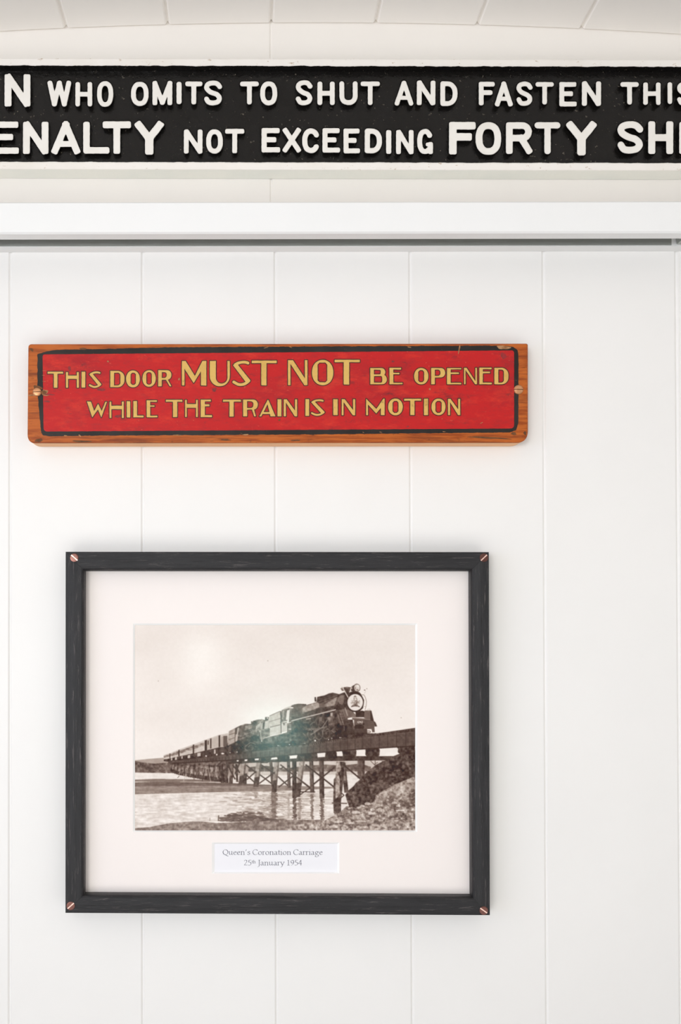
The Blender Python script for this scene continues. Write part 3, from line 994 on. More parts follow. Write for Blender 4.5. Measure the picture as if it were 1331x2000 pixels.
words = []
for w, ox, letters in GOLD:
    if words and words[-1][0] == w:
        words[-1][1].append((ox, letters))
    else:
        words.append((w, [(ox, letters)]))
for w, groups in words:
    top, und = MB(), MB()
    for ox, letters in groups:
        for ch, q in letters:
            if ch in 'MW':
                pts = [p for pl in q[0] for p in pl]
                bx = (min(p[0] for p in pts), max(p[0] for p in pts), min(p[1] for p in pts), max(p[1] for p in pts))
            elif ch == 'S':
                bx = q
            else:
                ad, _ = gold_shapes(ch, q)
                pts = [p for pl in ad for p in pl]
                bx = (min(p[0] for p in pts), max(p[0] for p in pts), min(p[1] for p in pts), max(p[1] for p in pts))
            X, Y = grid(bx[0] - 36, bx[1] + 36, bx[2] - 36, bx[3] + 36, 3.0)
            if ch == 'S':
                D = gold_S(X, Y, q, G)
            else:
                ad, cu = gold_shapes(ch, q)
                D = np.full(X.shape, 1e9)
                for pl in ad:
                    D = np.minimum(D, d_poly(X, Y, pl))
                for pl in cu:
                    D = np.maximum(D, -d_poly(X, Y, pl))
            D = D + 0.9 * np.sin(X * .05 + Y * .04) * np.cos(Y * .06)
            ix, iy = ox, 690.0
            for lev, mbx, yy in ((0.5, top, B_Y - 0.00014), (12.5, und, B_Y - 0.00011)):
                lp = [simplify(l, .25) for l in contour(X, Y, D, lev, 0, 1)]
                lp = [np.stack([ix + l[:, 0] / G, iy + l[:, 1] / G], -1) for l in lp if len(l) > 3]
                if lp:
                    sheet(mbx, lp, yy)
    g = top.build('lettering', M['gold'], board, fix=False)
    ol = und.build('lettering_outline', M['outline'], None, fix=False)
    for v in ol.data.vertices:
        v.co -= Vector(board.location)
    ol.parent = g


def screw(name, parent, cx, cy, rpx, Y, h, ang, dome, mats, slot_w=0.16, label=None):
    """slotted screw head: two domed halves with a slot between them and the slot floor"""
    c = P(cx, cy, Y)
    r = float(np.linalg.norm(P(cx + rpx, cy, Y) - c))
    mb = MB()
    ca, sa = math.cos(ang), math.sin(ang)
    loc = lambda u, v, d: (c[0] + u * ca - v * sa, c[1] - d, c[2] + u * sa + v * ca)
    sw = slot_w * r / 2
    for sg in (1, -1):
        rings = []
        for rr, d in ((1.0, -0.0003), (1.0, h * .35), (.93, h * .62), (.75, h * (.62 + .26 * dome)), (.45, h * (.62 + .36 * dome)), (.12, h * (.62 + .38 * dome))):
            a0 = math.asin(min(.98, sw / (rr * r)))
            rings.append([loc(rr * r * math.cos(a0 + (math.pi - 2 * a0) * k / 18), sg * rr * r * math.sin(a0 + (math.pi - 2 * a0) * k / 18), d) for k in range(19)])
        for a, b in zip(rings[:-1], rings[1:]):
            mb.strip(a, b)
        mb.add(rings[-1], [tuple(range(19))])
        for e_ in (0, -1):      # slot walls
            pts = [rg[e_] for rg in rings]
            fl = [(p[0], c[1] - h * .12, p[2]) for p in pts]
            mb.strip(pts, fl, 1)
    disc = [loc(r * .98 * math.cos(2 * math.pi * k / 32), r * .98 * math.sin(2 * math.pi * k / 32), h * .18) for k in range(32)]
    mb.add(disc, [tuple(range(32))], 1)
    s = mb.build(name, mats, parent, fix=False)
    if label:
        s['label'] = label
    return s


screw('screw', board, 72.6, 766, 8.6, B_Y - 0.0001, 0.0016, 0.03, 1.0, [M['brass'], M['slot']], .14, 'worn brass slotted screw head')
screw('screw', board, 1013.2, 761.4, 9.2, B_Y - 0.0001, 0.0017, -0.02, 1.0, [M['brass'], M['slot']], .12, 'worn brass slotted screw head')

# ================================================================== FRAMED PHOTOGRAPH
FR_Y, MT_Y, PH_Y = -0.0200, -0.0092, -0.0078
o = P(542, 1433, 0)
pic = thing('framed_photograph', (float(o[0]), 0.0, float(o[2])),
            'sepia steam train photograph in a cream mount and black wooden frame on the panelled wall', 'picture')
oc = [(127.7, 1077.4), (956.2, 1078.0), (958.2, 1788.4), (127.3, 1783.8)]
ic = [(164.0, 1114.0), (920.8, 1114.2), (923.2, 1752.2), (163.4, 1748.4)]
names = ['across', 'upright', 'across', 'upright']
for k in range(4):
    j = (k + 1) % 4
    mb = MB()
    sec = []
    for q in (k, j):
        O, I = np.array(oc[q]), np.array(ic[q])
        on_front = P(*O, FR_Y), P(*I, FR_Y)
        f = lambda t, y: np.array([on_front[0][0] + (on_front[1][0] - on_front[0][0]) * t, y, on_front[0][2] + (on_front[1][2] - on_front[0][2]) * t])
        sec.append([f(0, -0.0006), f(0, FR_Y + .0013), f(.018, FR_Y + .0004), f(.05, FR_Y), f(.5, FR_Y - .0003), f(.86, FR_Y + .0002), f(.93, FR_Y + .0007), f(.985, FR_Y + .002), f(1, FR_Y + .0034), f(1, MT_Y - .0012), f(.86, MT_Y - .0012), f(.86, -0.0006)])
    # small gap at the mitre
    A, Bq = np.array(sec[0]), np.array(sec[1])
    dv = (Bq - A)[3]
    dv = dv / np.linalg.norm(dv) * 0.00006
    A, Bq = A + dv, Bq - dv
    mb.strip(A, Bq, 0, True)
    nn = len(A)
    mb.add(A, [tuple(range(nn))])
    mb.add(Bq, [tuple(reversed(range(nn)))])
    mb.build('frame_rail', M['frame_' + names[k]], pic)
for cx, cy, an in ((145.3, 1089.3, -.72), (945.8, 1089.2, .76), (138.2, 1769.2, .72), (945.3, 1778.4, -.62)):
    screw('screw', pic, cx, cy, 8.4, FR_Y - 0.0002, 0.0007, an, 0.25, [M['copper'], M['copper_glint']], .27, 'copper coloured slotted screw head')


def ring(mb, a, ya, b, yb, mi):
    A = P([p[0] for p in a], [p[1] for p in a], ya)
    B_ = P([p[0] for p in b], [p[1] for p in b], yb)
    mb.strip(A, B_, mi, True)
    return A, B_


rect = lambda x0, x1, y0, y1: [(x0, y0), (x1, y0), (x1, y1), (x0, y1)]
# mount with its two bevelled openings
mo = [(157, 1107), (927, 1107), (929, 1757), (157, 1755)]
w1o, w1i = rect(259.8, 815.6, 1217.6, 1625.0), rect(263.8, 811.5, 1220.9, 1621.9)
w2o, w2i = rect(414.3, 663.2, 1645.6, 1706.0), rect(419.0, 659.2, 1648.2, 1703.2)
mb = MB()
loops = [np.array(q, float) for q in (mo, w1o[::-1], w2o[::-1])]
sheet(mb, loops, MT_Y, 0)
ring(mb, w1o, MT_Y, w1i, PH_Y - 0.0001, 1)
ring(mb, w2o, MT_Y, w2i, PH_Y - 0.0001, 1)
mb.build('mount', [M['mat'], M['core']], pic, fix=False)
# caption card and its two lines of text
mb = MB()
c = P([405, 672], [1640, 1711], PH_Y)
mb.box(c[0][0], c[1][0], PH_Y, PH_Y + 0.0003, c[1][2], c[0][2])
card = mb.build('caption_card', M['paper'], pic)

GL = {
    'Q': (774, [ellipse(387, 345, 315, 320, 30), [(330, 20), (470, -30), (600, -130), (740, -170)]]),
    'u': (603, [[(30, 425), (120, 450)], spline([(120, 450), (120, 140), (180, 40), (280, 45), (430, 150)]), [(440, 455), (440, 40), (540, 20)], [(370, 435), (440, 455)]]),
    'e': (479, [[(85, 250), (395, 285)], spline([(395, 285), (365, 400), (250, 442), (125, 375), (78, 225), (125, 85), (255, 25), (425, 85)])]),
    'n': (582, [[(125, 440), (125, 18)], [(35, 420), (125, 450)], [(45, 14), (205, 14)], spline([(125, 330), (230, 420), (335, 435), (425, 385), (445, 280), (445, 18)]), [(370, 14), (525, 14)]]),
    '\u2019': (278, [[(170, 690), (95, 500)]]),
    's': (424, [spline([(345, 370), (280, 432), (180, 435), (100, 375), (135, 285), (240, 240), (335, 165), (320, 70), (220, 20), (120, 30), (60, 100)])]),
    'C': (709, [spline([(650, 545), (560, 650), (400, 685), (200, 615), (72, 430), (82, 220), (200, 65), (380, 8), (540, 40), (655, 125)])]),
    'o': (546, [ellipse(273, 228, 205, 215, 24)]),
    'r': (395, [[(120, 440), (120, 18)], [(30, 420), (120, 450)], [(40, 14), (210, 14)], spline([(120, 320), (200, 410), (280, 435), (370, 410)])]),
    'a': (500, [spline([(75, 365), (150, 425), (255, 435), (340, 370), (345, 250), (345, 80), (400, 22), (485, 55)]), spline([(340, 265), (200, 230), (82, 150), (90, 55), (180, 15), (270, 50), (340, 135)])]),
    't': (326, [[(155, 590), (155, 110)], spline([(155, 110), (195, 28), (310, 55)]), [(30, 430), (300, 430)]]),
    'i': (291, [[(145, 440), (145, 18)], [(45, 420), (145, 450)], [(55, 14), (235, 14)], [(150, 640), (155, 650)]]),
    'g': (556, [ellipse(250, 300, 165, 138, 20), spline([(170, 180), (120, 110), (160, 50), (310, 20), (455, -45), (465, -150), (350, -245), (180, -255), (65, -190), (85, -85), (175, -10)]), [(380, 400), (525, 425)]]),
    '2': (500, [spline([(60, 560), (130, 660), (250, 685), (370, 615), (380, 500), (280, 330), (60, 40)]), [(60, 35), (445, 35)]]),
    '5': (500, [[(425, 675), (165, 675)], [(165, 675), (130, 400)], spline([(130, 400), (250, 425), (380, 365), (428, 230), (370, 80), (240, 12), (70, 40)])]),
    'h': (582, [[(125, 715), (125, 18)], [(45, 14), (205, 14)], spline([(125, 330), (230, 420), (335, 435), (425, 385), (445, 280), (445, 18)]), [(370, 14), (525, 14)]]),
    'J': (333, [[(195, 685), (195, 60)], spline([(195, 60), (170, -80), (90, -165), (0, -190)]), [(95, 685), (300, 685)]]),
    'y': (556, [[(70, 440), (285, 30)], spline([(490, 440), (290, 30), (200, -160), (70, -245)]), [(20, 440), (160, 440)], [(400, 440), (545, 440)]]),
    '1': (500, [[(255, 685), (255, 18)], [(105, 600), (255, 685)], [(120, 14), (395, 14)]]),
    '9': (500, [ellipse(245, 480, 170, 195, 22), spline([(415, 490), (410, 300), (320, 130), (130, 0)])]),
    '4': (500, [[(360, 685), (40, 225)], [(40, 225), (475, 225)], [(360, 685), (360, 5)]]),
}


def caption_line(text, x0, base, em):
    mb = MB()
    x = x0
    k = em / 1000.0
    th, na, nb = math.radians(24), 40.0, 15.0
    for ch, sc_, up in text:
        if ch == ' ':
            x += 250 * k
            continue
        adv, strokes = GL[ch]
        pts = np.array([p for s in strokes for p in s], float)
        X, Y = grid(pts[:, 0].min() - 70, pts[:, 0].max() + 70, pts[:, 1].min() - 70, pts[:, 1].max() + 70, 11.0)
        tr_ = lambda a, b: ((a * math.cos(th) + b * math.sin(th)) / na, (-a * math.sin(th) + b * math.cos(th)) / nb)
        Xn, Yn = tr_(X, Y)
        D = np.full(X.shape, 1e9)
        wgt = 1.0 / max(sc_, .8)
        for s in strokes:
            for a, b in zip(s[:-1], s[1:]):
                D = np.minimum(D, d_seg(Xn, Yn, tr_(*a), tr_(*b), wgt, 1))
        lp = [simplify(l, 3) for l in contour(X, Y, D, 0.0, 1, 1)]
        lp = [np.stack([x + l[:, 0] * k * sc_, base - (l[:, 1] * sc_ + up) * k], -1) for l in lp if len(l) > 3]
        sheet(mb, lp, PH_Y - 0.00003)
        x += adv * k * sc_
    o = mb.build('caption_text', M['ink'], None, fix=False)
    for v in o.data.vertices:
        v.co -= Vector(pic.location)
    o.parent = card


one = lambda s: [(c, 1.0, 0) for c in s]
caption_line(one('Queen\u2019s Coronation Carriage'), 434.8, 1669.6, 15.12)
caption_line(one('25') + [('t', .6, 270), ('h', .6, 270)] + one(' January 1954'), 476.6, 1690.2, 15.12)

# ---- the print: a sepia picture toned point by point
SS = 2.0
PX0, PX1, PY0, PY1 = 262.0, 814.0, 1219.0, 1624.0
NW, NH = int((PX1 - PX0) * SS), int((PY1 - PY0) * SS)
IM = np.zeros((NH, NW))
CX = PX0 + (np.arange(NW) + .5) / SS
CY = PY0 + (np.arange(NH) + .5) / SS
FRM = {'u': (250, 1210, 2.2948), 'e': (580, 1320, 5.546), 'm': (400, 1360, 5.546), 'l': (255, 1400, 5.546), 'z': (660, 1330, 13.31), 'y': (500, 1370, 13.31), 'd': (580, 1450, 5.546), 'w': (340, 1500, 4.4367)}


def fbm(h, w, cells, seed, octv=4):
    r = np.random.default_rng(seed)
    out = np.zeros((h, w))
    amp = 1.0
    tot = 0
    cx_, cy_ = cells
    for _ in range(octv):
        g_ = r.random((int(cy_) + 2, int(cx_) + 2))
        yy = np.linspace(0, cy_, h, endpoint=False)
        xx = np.linspace(0, cx_, w, endpoint=False)
        y0_, x0_ = yy.astype(int), xx.astype(int)
        fy, fx = (yy - y0_)[:, None], (xx - x0_)[None]
        fy, fx = fy * fy * (3 - 2 * fy), fx * fx * (3 - 2 * fx)
        a = g_[y0_][:, x0_] * (1 - fx) + g_[y0_][:, x0_ + 1] * fx
        b = g_[y0_ + 1][:, x0_] * (1 - fx) + g_[y0_ + 1][:, x0_ + 1] * fx
        out += amp * (a * (1 - fy) + b * fy)
        tot += amp
        amp *= .55
        cx_, cy_ = cx_ * 2, cy_ * 2
    return out / tot - .5


N1 = fbm(NH, NW, (40, 30), 1, 5)
N2 = fbm(NH, NW, (130, 95), 2, 4)
NX = fbm(NH, NW, (40, 150), 3, 4)
SKYN = fbm(NH, NW, (5, 9), 4, 4)
N1, N2, NX, SKYN = [q * (a_ / q.std()) for q, a_ in ((N1, .15), (N2, .26), (NX, .24), (SKYN, .26))]


def conv(fr, pts):
    a, b, s = FRM[fr]
    return np.array([(a + p[0] / s, b + p[1] / s) for p in pts], float)


def mask(pts):
    x0_, x1_ = pts[:, 0].min(), pts[:, 0].max()
    y0_, y1_ = pts[:, 1].min(), pts[:, 1].max()
    j0, j1 = max(0, int((x0_ - PX0) * SS) - 1), min(NW, int((x1_ - PX0) * SS) + 2)
    i0_, i1_ = max(0, int((y0_ - PY0) * SS) - 1), min(NH, int((y1_ - PY0) * SS) + 2)
    if j1 <= j0 or i1_ <= i0_:
        return None
    acc = np.zeros((i1_ - i0_, j1 - j0))
    for dx, dy in ((-.125, -.125), (.125, -.125), (-.125, .125), (.125, .125)):
        X, Y = np.meshgrid(CX[j0:j1] + dx, CY[i0_:i1_] + dy)
        ins = np.zeros(X.shape, bool)
        for q in range(len(pts)):
            (ax, ay), (bx, by) = pts[q], pts[(q + 1) % len(pts)]
            if ay == by:
                continue
            ins ^= ((ay > Y) != (by > Y)) & (X < ax + (Y - ay) * (bx - ax) / (by - ay))
        acc += ins
    return (slice(i0_, i1_), slice(j0, j1)), acc / 4


def fill(fr, pts, t, n1=0.0, n2=0.0, nx=0.0, al=1.0):
    r = mask(conv(fr, pts))
    if r is None:
        return
    sl_, a = r
    a = a * al
    v = t + n1 * N1[sl_] + n2 * N2[sl_] + nx * NX[sl_]
    IM[sl_] = IM[sl_] * (1 - a) + v * a


def line(fr, pts, w, t, al=1.0, n2=0.0):
    for a, b in zip(pts[:-1], pts[1:]):
        L = math.hypot(b[0] - a[0], b[1] - a[1]) or 1e-6
        nx_, ny_ = -(b[1] - a[1]) / L * w / 2, (b[0] - a[0]) / L * w / 2
        fill(fr, [(a[0] + nx_, a[1] + ny_), (b[0] + nx_, b[1] + ny_), (b[0] - nx_, b[1] - ny_), (a[0] - nx_, a[1] - ny_)], t, 0, n2, 0, al)


def ell(fr, cx, cy, rx, ry, t, n2=0.0, al=1.0):
    fill(fr, ellipse(cx, cy, rx, ry, 28)[:-1], t, 0, n2, 0, al)


yy = (CY[:, None] - 1219) / 270.0
xx = (CX[None] - 262) / 550.0
IM[:] = 0.915 + 0.05 * np.clip(yy, 0, 1) + 0.02 * xx + 0.018 * SKYN
# far shore, water and sandbank
fill('u', [(20, 632), (100, 624), (165, 619), (300, 612), (560, 640), (1300, 620), (1300, 700), (20, 700)], .66, .12)
fill('u', [(20, 632), (60, 640), (120, 646), (200, 640), (300, 650), (420, 690), (20, 692)], .40, .25, .25)
fill('u', [(540, 636), (1290, 630), (1290, 664), (540, 668)], .80, .12)
fill('u', [(540, 662), (620, 655), (700, 668), (800, 655), (890, 650), (960, 655), (1040, 645), (1090, 660), (1090, 684), (540, 690)], .42, .3, .2)
fill('u', [(540, 682), (1290, 680), (1290, 760), (540, 760)], .80, 0, .05)
fill('u', [(20, 686), (280, 690), (340, 700), (1300, 692), (1300, 950), (20, 950)], .93, 0, .03, .05)
fill('u', [(20, 718), (120, 714), (300, 716), (420, 722), (420, 728), (20, 727)], .50, 0, 0, .1)
fill('u', [(20, 730), (160, 727), (440, 732), (640, 741), (760, 746), (925, 750), (925, 757), (800, 764), (640, 770), (400, 774), (160, 780), (20, 784)], .55, .06, .05, .12)
fill('u', [(20, 730), (160, 727), (440, 732), (640, 741), (640, 746), (300, 745), (20, 748)], .42, 0, .05, .1)
fill('u', [(20, 786), (500, 776), (700, 770), (940, 764), (940, 905), (20, 950)], .90, .03, .05, .18)
for k in range(520):
    a = random.gauss(650, 100)
    b = random.uniform(772, 900)
    if a > 400 and b < 775 + (a - 380) * .5 + 60 and a < 900:
        fill('u', ellipse(a, b, random.uniform(4, 22), random.uniform(1.2, 3.0), 10)[:-1], random.choice([.5, .58, .66, .72]), 0, 0, 0, random.uniform(.3, .75))
# water reflections
for u0, v0, v1, w, t in ((748, 795, 897, 18, .36), (770, 800, 895, 16, .55), (826, 780, 895, 14, .48), (871, 800, 897, 18, .36), (938, 868, 870, 32, .3), (655, 772, 905, 28, .45), (722, 780, 890, 12, .68), (576, 775, 800, 24, .6), (640, 860, 905, 16, .6)):
    v = v0
    while v < v1:
        dx = random.uniform(-3, 3)
        ww = w * random.uniform(.6, 1.15)
        fill('u', [(u0 + dx - ww / 2, v), (u0 + dx + ww / 2, v), (u0 + dx + ww / 2, v + 6), (u0 + dx - ww / 2, v + 6)], t, 0, .2, 0, .85)
        v += 5
for k in range(420):
    a = random.uniform(405, 960)
    tp = np.interp(a, [405, 520, 600, 700, 735, 780, 805, 860, 960], [425, 385, 372, 385, 345, 400, 430, 440, 440])
    b = tp + (462 - tp) * random.random() ** .6
    fill('w', ellipse(a, b, random.uniform(8, 34), random.uniform(3, 7), 10)[:-1], random.choice([.28, .32, .36, .42, .5]), 0, 0, 0, .75 if a < 805 else .35)
line('w', [(388, 410), (384, 460)], 10, .4)
line('w', [(312, 430), (311, 460)], 6, .6)
# foreground bank
fill('u', [(20, 936), (100, 930), (180, 914), (260, 907), (330, 905), (400, 912), (560, 906), (700, 898), (880, 898), (900, 950), (20, 950)], .50, .10, .22, .1)
# piles of the trestle
NP = 0
for k in range(26):
    q = k / 25.0
    xt = 200 + 250 * q ** 1.25
    yt = 645 + 4 * q
    yb = 682 + 50 * q ** .8
    fill('u', [(xt - 2 - 4 * q, yt), (xt + 2 + 4 * q, yt), (xt - 4 + 4 * q, yb), (xt - 9 - 4 * q, yb)], .56 if k % 2 else .34, .1, .3)
    fill('u', [(xt - 9 - 4 * q, yb - 14 - 6 * q), (xt - 2 + 2 * q, yb - 14 - 6 * q), (xt - 3 + 4 * q, yb), (xt - 9 - 5 * q, yb)], .26, .1, .2)
fill('u', [(190, 640), (470, 634), (470, 662), (330, 660), (190, 652)], .30, .1, .3, 0, .7)
for (xt, yt), (xb, yb), w, t in (((420, 648), (424, 732), 14, .3), ((444, 648), (440, 732), 10, .35), ((467, 645), (461, 736), 17, .52), ((486, 648), (490, 728), 10, .3), ((519, 642), (508, 738), 24, .60), ((527, 690), (525, 738), 14, .28),
                             ((588, 640), (574, 750), 24, .62), ((641, 640), (650, 752), 13, .36), ((668, 638), (655, 774), 22, .60), ((720, 636), (723, 754), 14, .36), ((746, 632), (747, 800), 19, .28), ((782, 632), (760, 796), 24, .60),
                             ((822, 632), (827, 776), 18, .38), ((868, 628), (870, 800), 21, .34), ((966, 640), (980, 776), 19, .48), ((1046, 624), (1046, 712), 32, .40)):
    fill('u', [(xt - w / 2, yt), (xt + w / 2, yt), (xb + w / 2, yb), (xb - w / 2, yb)], t, .08, .18)
    fill('u', [(xt + w * .2, yt), (xt + w / 2, yt), (xb + w / 2, yb), (xb + w * .2, yb)], t * .6, .08, .15, 0, .8)
    if t > .45 and w > 15:
        m_ = .62
        xm, ym = xt + (xb - xt) * m_, yt + (yb - yt) * m_
        fill('u', [(xm - w / 2, ym), (xm + w / 2, ym - 4), (xb + w / 2, yb), (xb - w / 2, yb)], .26, .1, .2, 0, .85)
fill('d', [(430, 210), (520, 210), (505, 420), (480, 640), (480, 765), (400, 765), (395, 640), (400, 400), (420, 380)], .30, .1, .25)
fill('d', [(432, 210), (470, 210), (480, 300), (450, 330), (470, 420), (465, 560), (420, 620), (418, 420)], .62, .1, .3)
fill('d', [(380, 650), (545, 655), (545, 668), (380, 662)], .34)
for p in (((95, 240), (400, 480)), ((60, 430), (150, 500)), ((410, 270), (180, 455)), ((150, 490), (0, 590)), ((495, 235), (690, 395)), ((480, 545), (510, 570)), ((515, 570), (420, 650)), ((40, 535), (200, 537))):
    line('d', list(p), 16 if p[0][0] in (95, 410, 495) else 11, .24)
for p in (((450, 745), (560, 830)), ((450, 850), (545, 935)), ((460, 900), (560, 810)), ((610, 740), (760, 840)), ((600, 850), (725, 945)), ((590, 945), (760, 820)), ((795, 870), (900, 965)), ((800, 985), (1000, 830)), ((820, 740), (1000, 880)), ((860, 760), (820, 790)), ((1000, 880), (1140, 985))):
    line('m', list(p), 14, .27)
for p in (((300, 740), (350, 800)), ((340, 760), (380, 830)), ((380, 720), (330, 840)), ((130, 760), (190, 700)), ((180, 820), (270, 760)), ((250, 740), (330, 900))):
    line('m', list(p), 16, .26)
for k in range(20):   # tangle of bracing under the far spans
    u0 = random.uniform(230, 440)
    line('u', [(u0, random.uniform(655, 700)), (u0 + random.uniform(-14, 14), random.uniform(690, 728))], 3, random.choice([.25, .3, .75]), .8)
# cross heads and corbels
fill('u', [(560, 622), (720, 612), (1240, 612), (1240, 630), (730, 637), (560, 642), (440, 648), (440, 634)], .26, .1, .15)
for u0, u1, v0, v1 in ((960, 1026, 583, 613), (1064, 1131, 578, 612), (884, 938, 592, 628), (760, 850, 596, 622), (670, 722, 606, 636), (590, 632, 618, 642), (536, 566, 620, 640), (500, 522, 624, 644), (1208, 1288, 560, 600)):
    fill('u', ellipse((u0 + u1) / 2, (v0 + v1) / 2, (u1 - u0) / 2, (v1 - v0) / 2 + 2, 24, 4)[:-1], .23, .12, .2)
for q in ([(851, 601), (886, 598), (884, 616), (851, 618)], [(937, 597), (962, 594), (964, 609), (937, 611)], [(1025, 592), (1066, 587), (1064, 607), (1024, 609)], [(1130, 583), (1212, 577), (1210, 595), (1160, 596), (1150, 612), (1128, 612)],
          [(726, 612), (760, 609), (757, 622), (726, 624)], [(644, 620), (668, 617), (672, 626), (640, 628)], [(568, 624), (588, 622), (586, 630), (570, 631)], [(524, 627), (536, 626), (535, 634), (524, 635)], [(488, 630), (497, 630), (496, 636), (488, 636)]):
    fill('u', q, .96)
# girder
fill('u', [(1300, 484), (1100, 513), (960, 530), (800, 558), (560, 588), (440, 604), (330, 617), (180, 632), (180, 645), (320, 640), (440, 634), (560, 624), (700, 611), (850, 598), (1030, 583), (1300, 567)], .33, .05, .08)
fill('u', [(1300, 484), (1100, 513), (960, 530), (800, 558), (560, 588), (440, 604), (440, 612), (560, 597), (800, 568), (960, 541), (1100, 525), (1300, 500)], .26, 0, .15)
line('u', [(1300, 566), (1030, 582), (850, 597), (700, 610), (560, 622), (440, 632), (200, 645)], 5, .2)
line('u', [(1300, 501), (1100, 526), (960, 542), (800, 569), (560, 598)], 2, .45, .7)
gtop = lambda u: np.interp(u, [180, 330, 440, 560, 800, 960, 1100, 1300], [632, 617, 604, 588, 558, 530, 513, 484])
gbot = lambda u: np.interp(u, [180, 320, 440, 560, 700, 850, 1030, 1300], [645, 640, 634, 624, 611, 598, 583, 567])
u = 200.0
while u < 1290:
    line('u', [(u, gtop(u) + 10), (u, gbot(u) - 2)], 3.2, .22, .8)
    u += 7 + (u - 200) * .034
u = 560.0
while u < 1290:   # sleepers along the top
    line('u', [(u, gtop(u) + 1), (u, gtop(u) + 9)], 3.5, .52 if u < 960 else .36, .65)
    u += 6 + (u - 560) * .011
fill('u', [(440, 590), (560, 574), (800, 546), (960, 518), (1040, 508), (1040, 524), (960, 534), (800, 562), (560, 592), (440, 608)], .25, .08, .2)
# carriages
fill('l', [(360, 415), (430, 393), (530, 352), (690, 296), (820, 245), (960, 195), (1060, 178), (1060, 330), (960, 345), (700, 400), (420, 455), (360, 465)], .80, .05, .05)
fill('l', [(360, 425), (430, 405), (530, 368), (690, 312), (805, 272), (805, 312), (690, 350), (530, 402), (430, 432), (360, 445)], .58, .05, .3)
fill('l', [(430, 432), (530, 402), (690, 350), (805, 314), (805, 350), (690, 385), (530, 425), (430, 450)], .80, .03, .08)
fill('l', [(985, 215), (1050, 205), (1050, 315), (975, 322)], .66)
fill('l', [(1006, 208), (1050, 205), (1050, 320), (1006, 322)], .36)
fill('l', [(875, 238), (955, 208), (955, 322), (875, 345)], .74, 0, .05)
fill('l', [(825, 255), (866, 240), (866, 345), (825, 357)], .72)
for a, b, c, d in ((955, 973, 198, 325), (864, 878, 231, 342), (804, 829, 250, 368), (675, 691, 298, 402), (519, 532, 356, 425), (423, 432, 394, 448), (838, 847, 255, 300)):
    fill('l', [(a, c + 6), (b, c), (b, d), (a, d + 4)], .20)
for k in range(16):
    a = 540 + k * 16.5
    line('l', [(a, 368 - k * 5.6), (a, 386 - k * 5.6)], 5, .42, .7)
for k in range(9):
    a = 365 + k * 17
    line('l', [(a, 425 - k * 5.4), (a, 442 - k * 5.4)], 5, .40, .7)
fill('l', [(360, 462), (420, 452), (700, 392), (960, 330), (1060, 318), (1250, 290), (1331, 300), (1331, 372), (1060, 410), (700, 452), (400, 486), (360, 480)], .24, .1, .2)
for a, b, c, d in ((725, 760, 388, 425), (620, 648, 412, 445), (905, 922, 352, 398), (482, 503, 436, 464), (552, 566, 424, 452), (440, 454, 446, 470)):
    fill('l', [(a, c + 5), (b, c), (b, d), (a, d + 5)], .78)
for a, b in ((820, 425), (1000, 398), (1080, 385), (1155, 378), (935, 410)):
    ell('l', a, b, 16 if a == 1000 else 8, 8, .95)
# second engine
fill('m', [(265, 378), (330, 345), (380, 318), (440, 298), (510, 300), (525, 265), (620, 248), (650, 258), (690, 235), (700, 300), (640, 420), (620, 560), (440, 590), (250, 610), (235, 540), (250, 500)], .36, .15, .35)
fill('m', [(262, 380), (330, 348), (330, 505), (250, 538)], .66, 0, .12)
fill('m', [(345, 345), (372, 340), (352, 492), (328, 498)], .72)
fill('m', [(328, 350), (356, 340), (348, 410), (326, 414)], .30)
line('m', [(262, 418), (330, 395)], 7, .40); line('m', [(258, 470), (330, 448)], 7, .42); line('m', [(332, 348), (328, 505)], 8, .36)
fill('m', [(380, 335), (440, 305), (520, 305), (520, 350), (440, 390), (370, 440)], .34, .1, .2)
fill('m', [(440, 318), (515, 308), (515, 345), (430, 372)], .58, 0, .25)
fill('m', [(525, 268), (625, 250), (640, 262), (560, 340), (528, 345)], .38, .1, .3)
fill('m', [(560, 300), (640, 262), (600, 330), (560, 350)], .62, 0, .25)
line('m', [(510, 270), (510, 300)], 14, .34)
line('m', [(380, 440), (610, 345)], 6, .55); line('m', [(360, 462), (600, 400)], 5, .5, .7)
fill('m', [(240, 540), (380, 470), (600, 420), (620, 560), (440, 592), (240, 610)], .22, .15, .3)
for a, b, q in ((460, 560, 24), (500, 555, 28), (545, 548, 24), (575, 540, 18)):
    ell('m', a, b, q, q * 1.2, .42, .3, .7); ell('m', a, b, q * .7, q * .9, .2, .2, .8)
line('m', [(440, 540), (500, 500), (560, 520)], 6, .55)
# first engine: tender and cab
fill('y', [(0, 480), (60, 470), (150, 462), (230, 500), (350, 420), (350, 700), (100, 800), (0, 830)], .52, .15, .3)
fill('y', [(0, 500), (60, 480), (150, 480), (60, 600), (0, 640)], .40, 0, .25)
fill('y', [(0, 650), (130, 540), (150, 600), (0, 740)], .72, 0, .1)
fill('y', [(120, 600), (190, 530), (210, 560), (180, 700), (110, 720)], .66, 0, .15)
fill('y', [(180, 560), (235, 530), (210, 720), (175, 730)], .26)
fill('y', [(240, 520), (340, 495), (320, 690), (220, 715)], .76, 0, .08)
fill('y', [(238, 405), (340, 405), (352, 470), (240, 485)], .36, 0, .2)
ell('y', 300, 432, 22, 14, .93)
fill('y', [(330, 470), (350, 385), (640, 262), (655, 830), (355, 895), (370, 690), (335, 690)], .76, .04, .1)
line('y', [(355, 378), (500, 312), (640, 252)], 15, .36)
line('y', [(340, 530), (640, 440)], 13, .46); line('y', [(365, 672), (650, 602)], 18, .40)
fill('y', [(630, 260), (672, 240), (672, 830), (650, 830)], .38, 0, .15)
fill('y', [(100, 790), (370, 690), (360, 900), (220, 950), (110, 1000)], .44, .15, .25)
fill('y', [(640, 262), (740, 178), (920, 108), (900, 182), (700, 222)], .78)
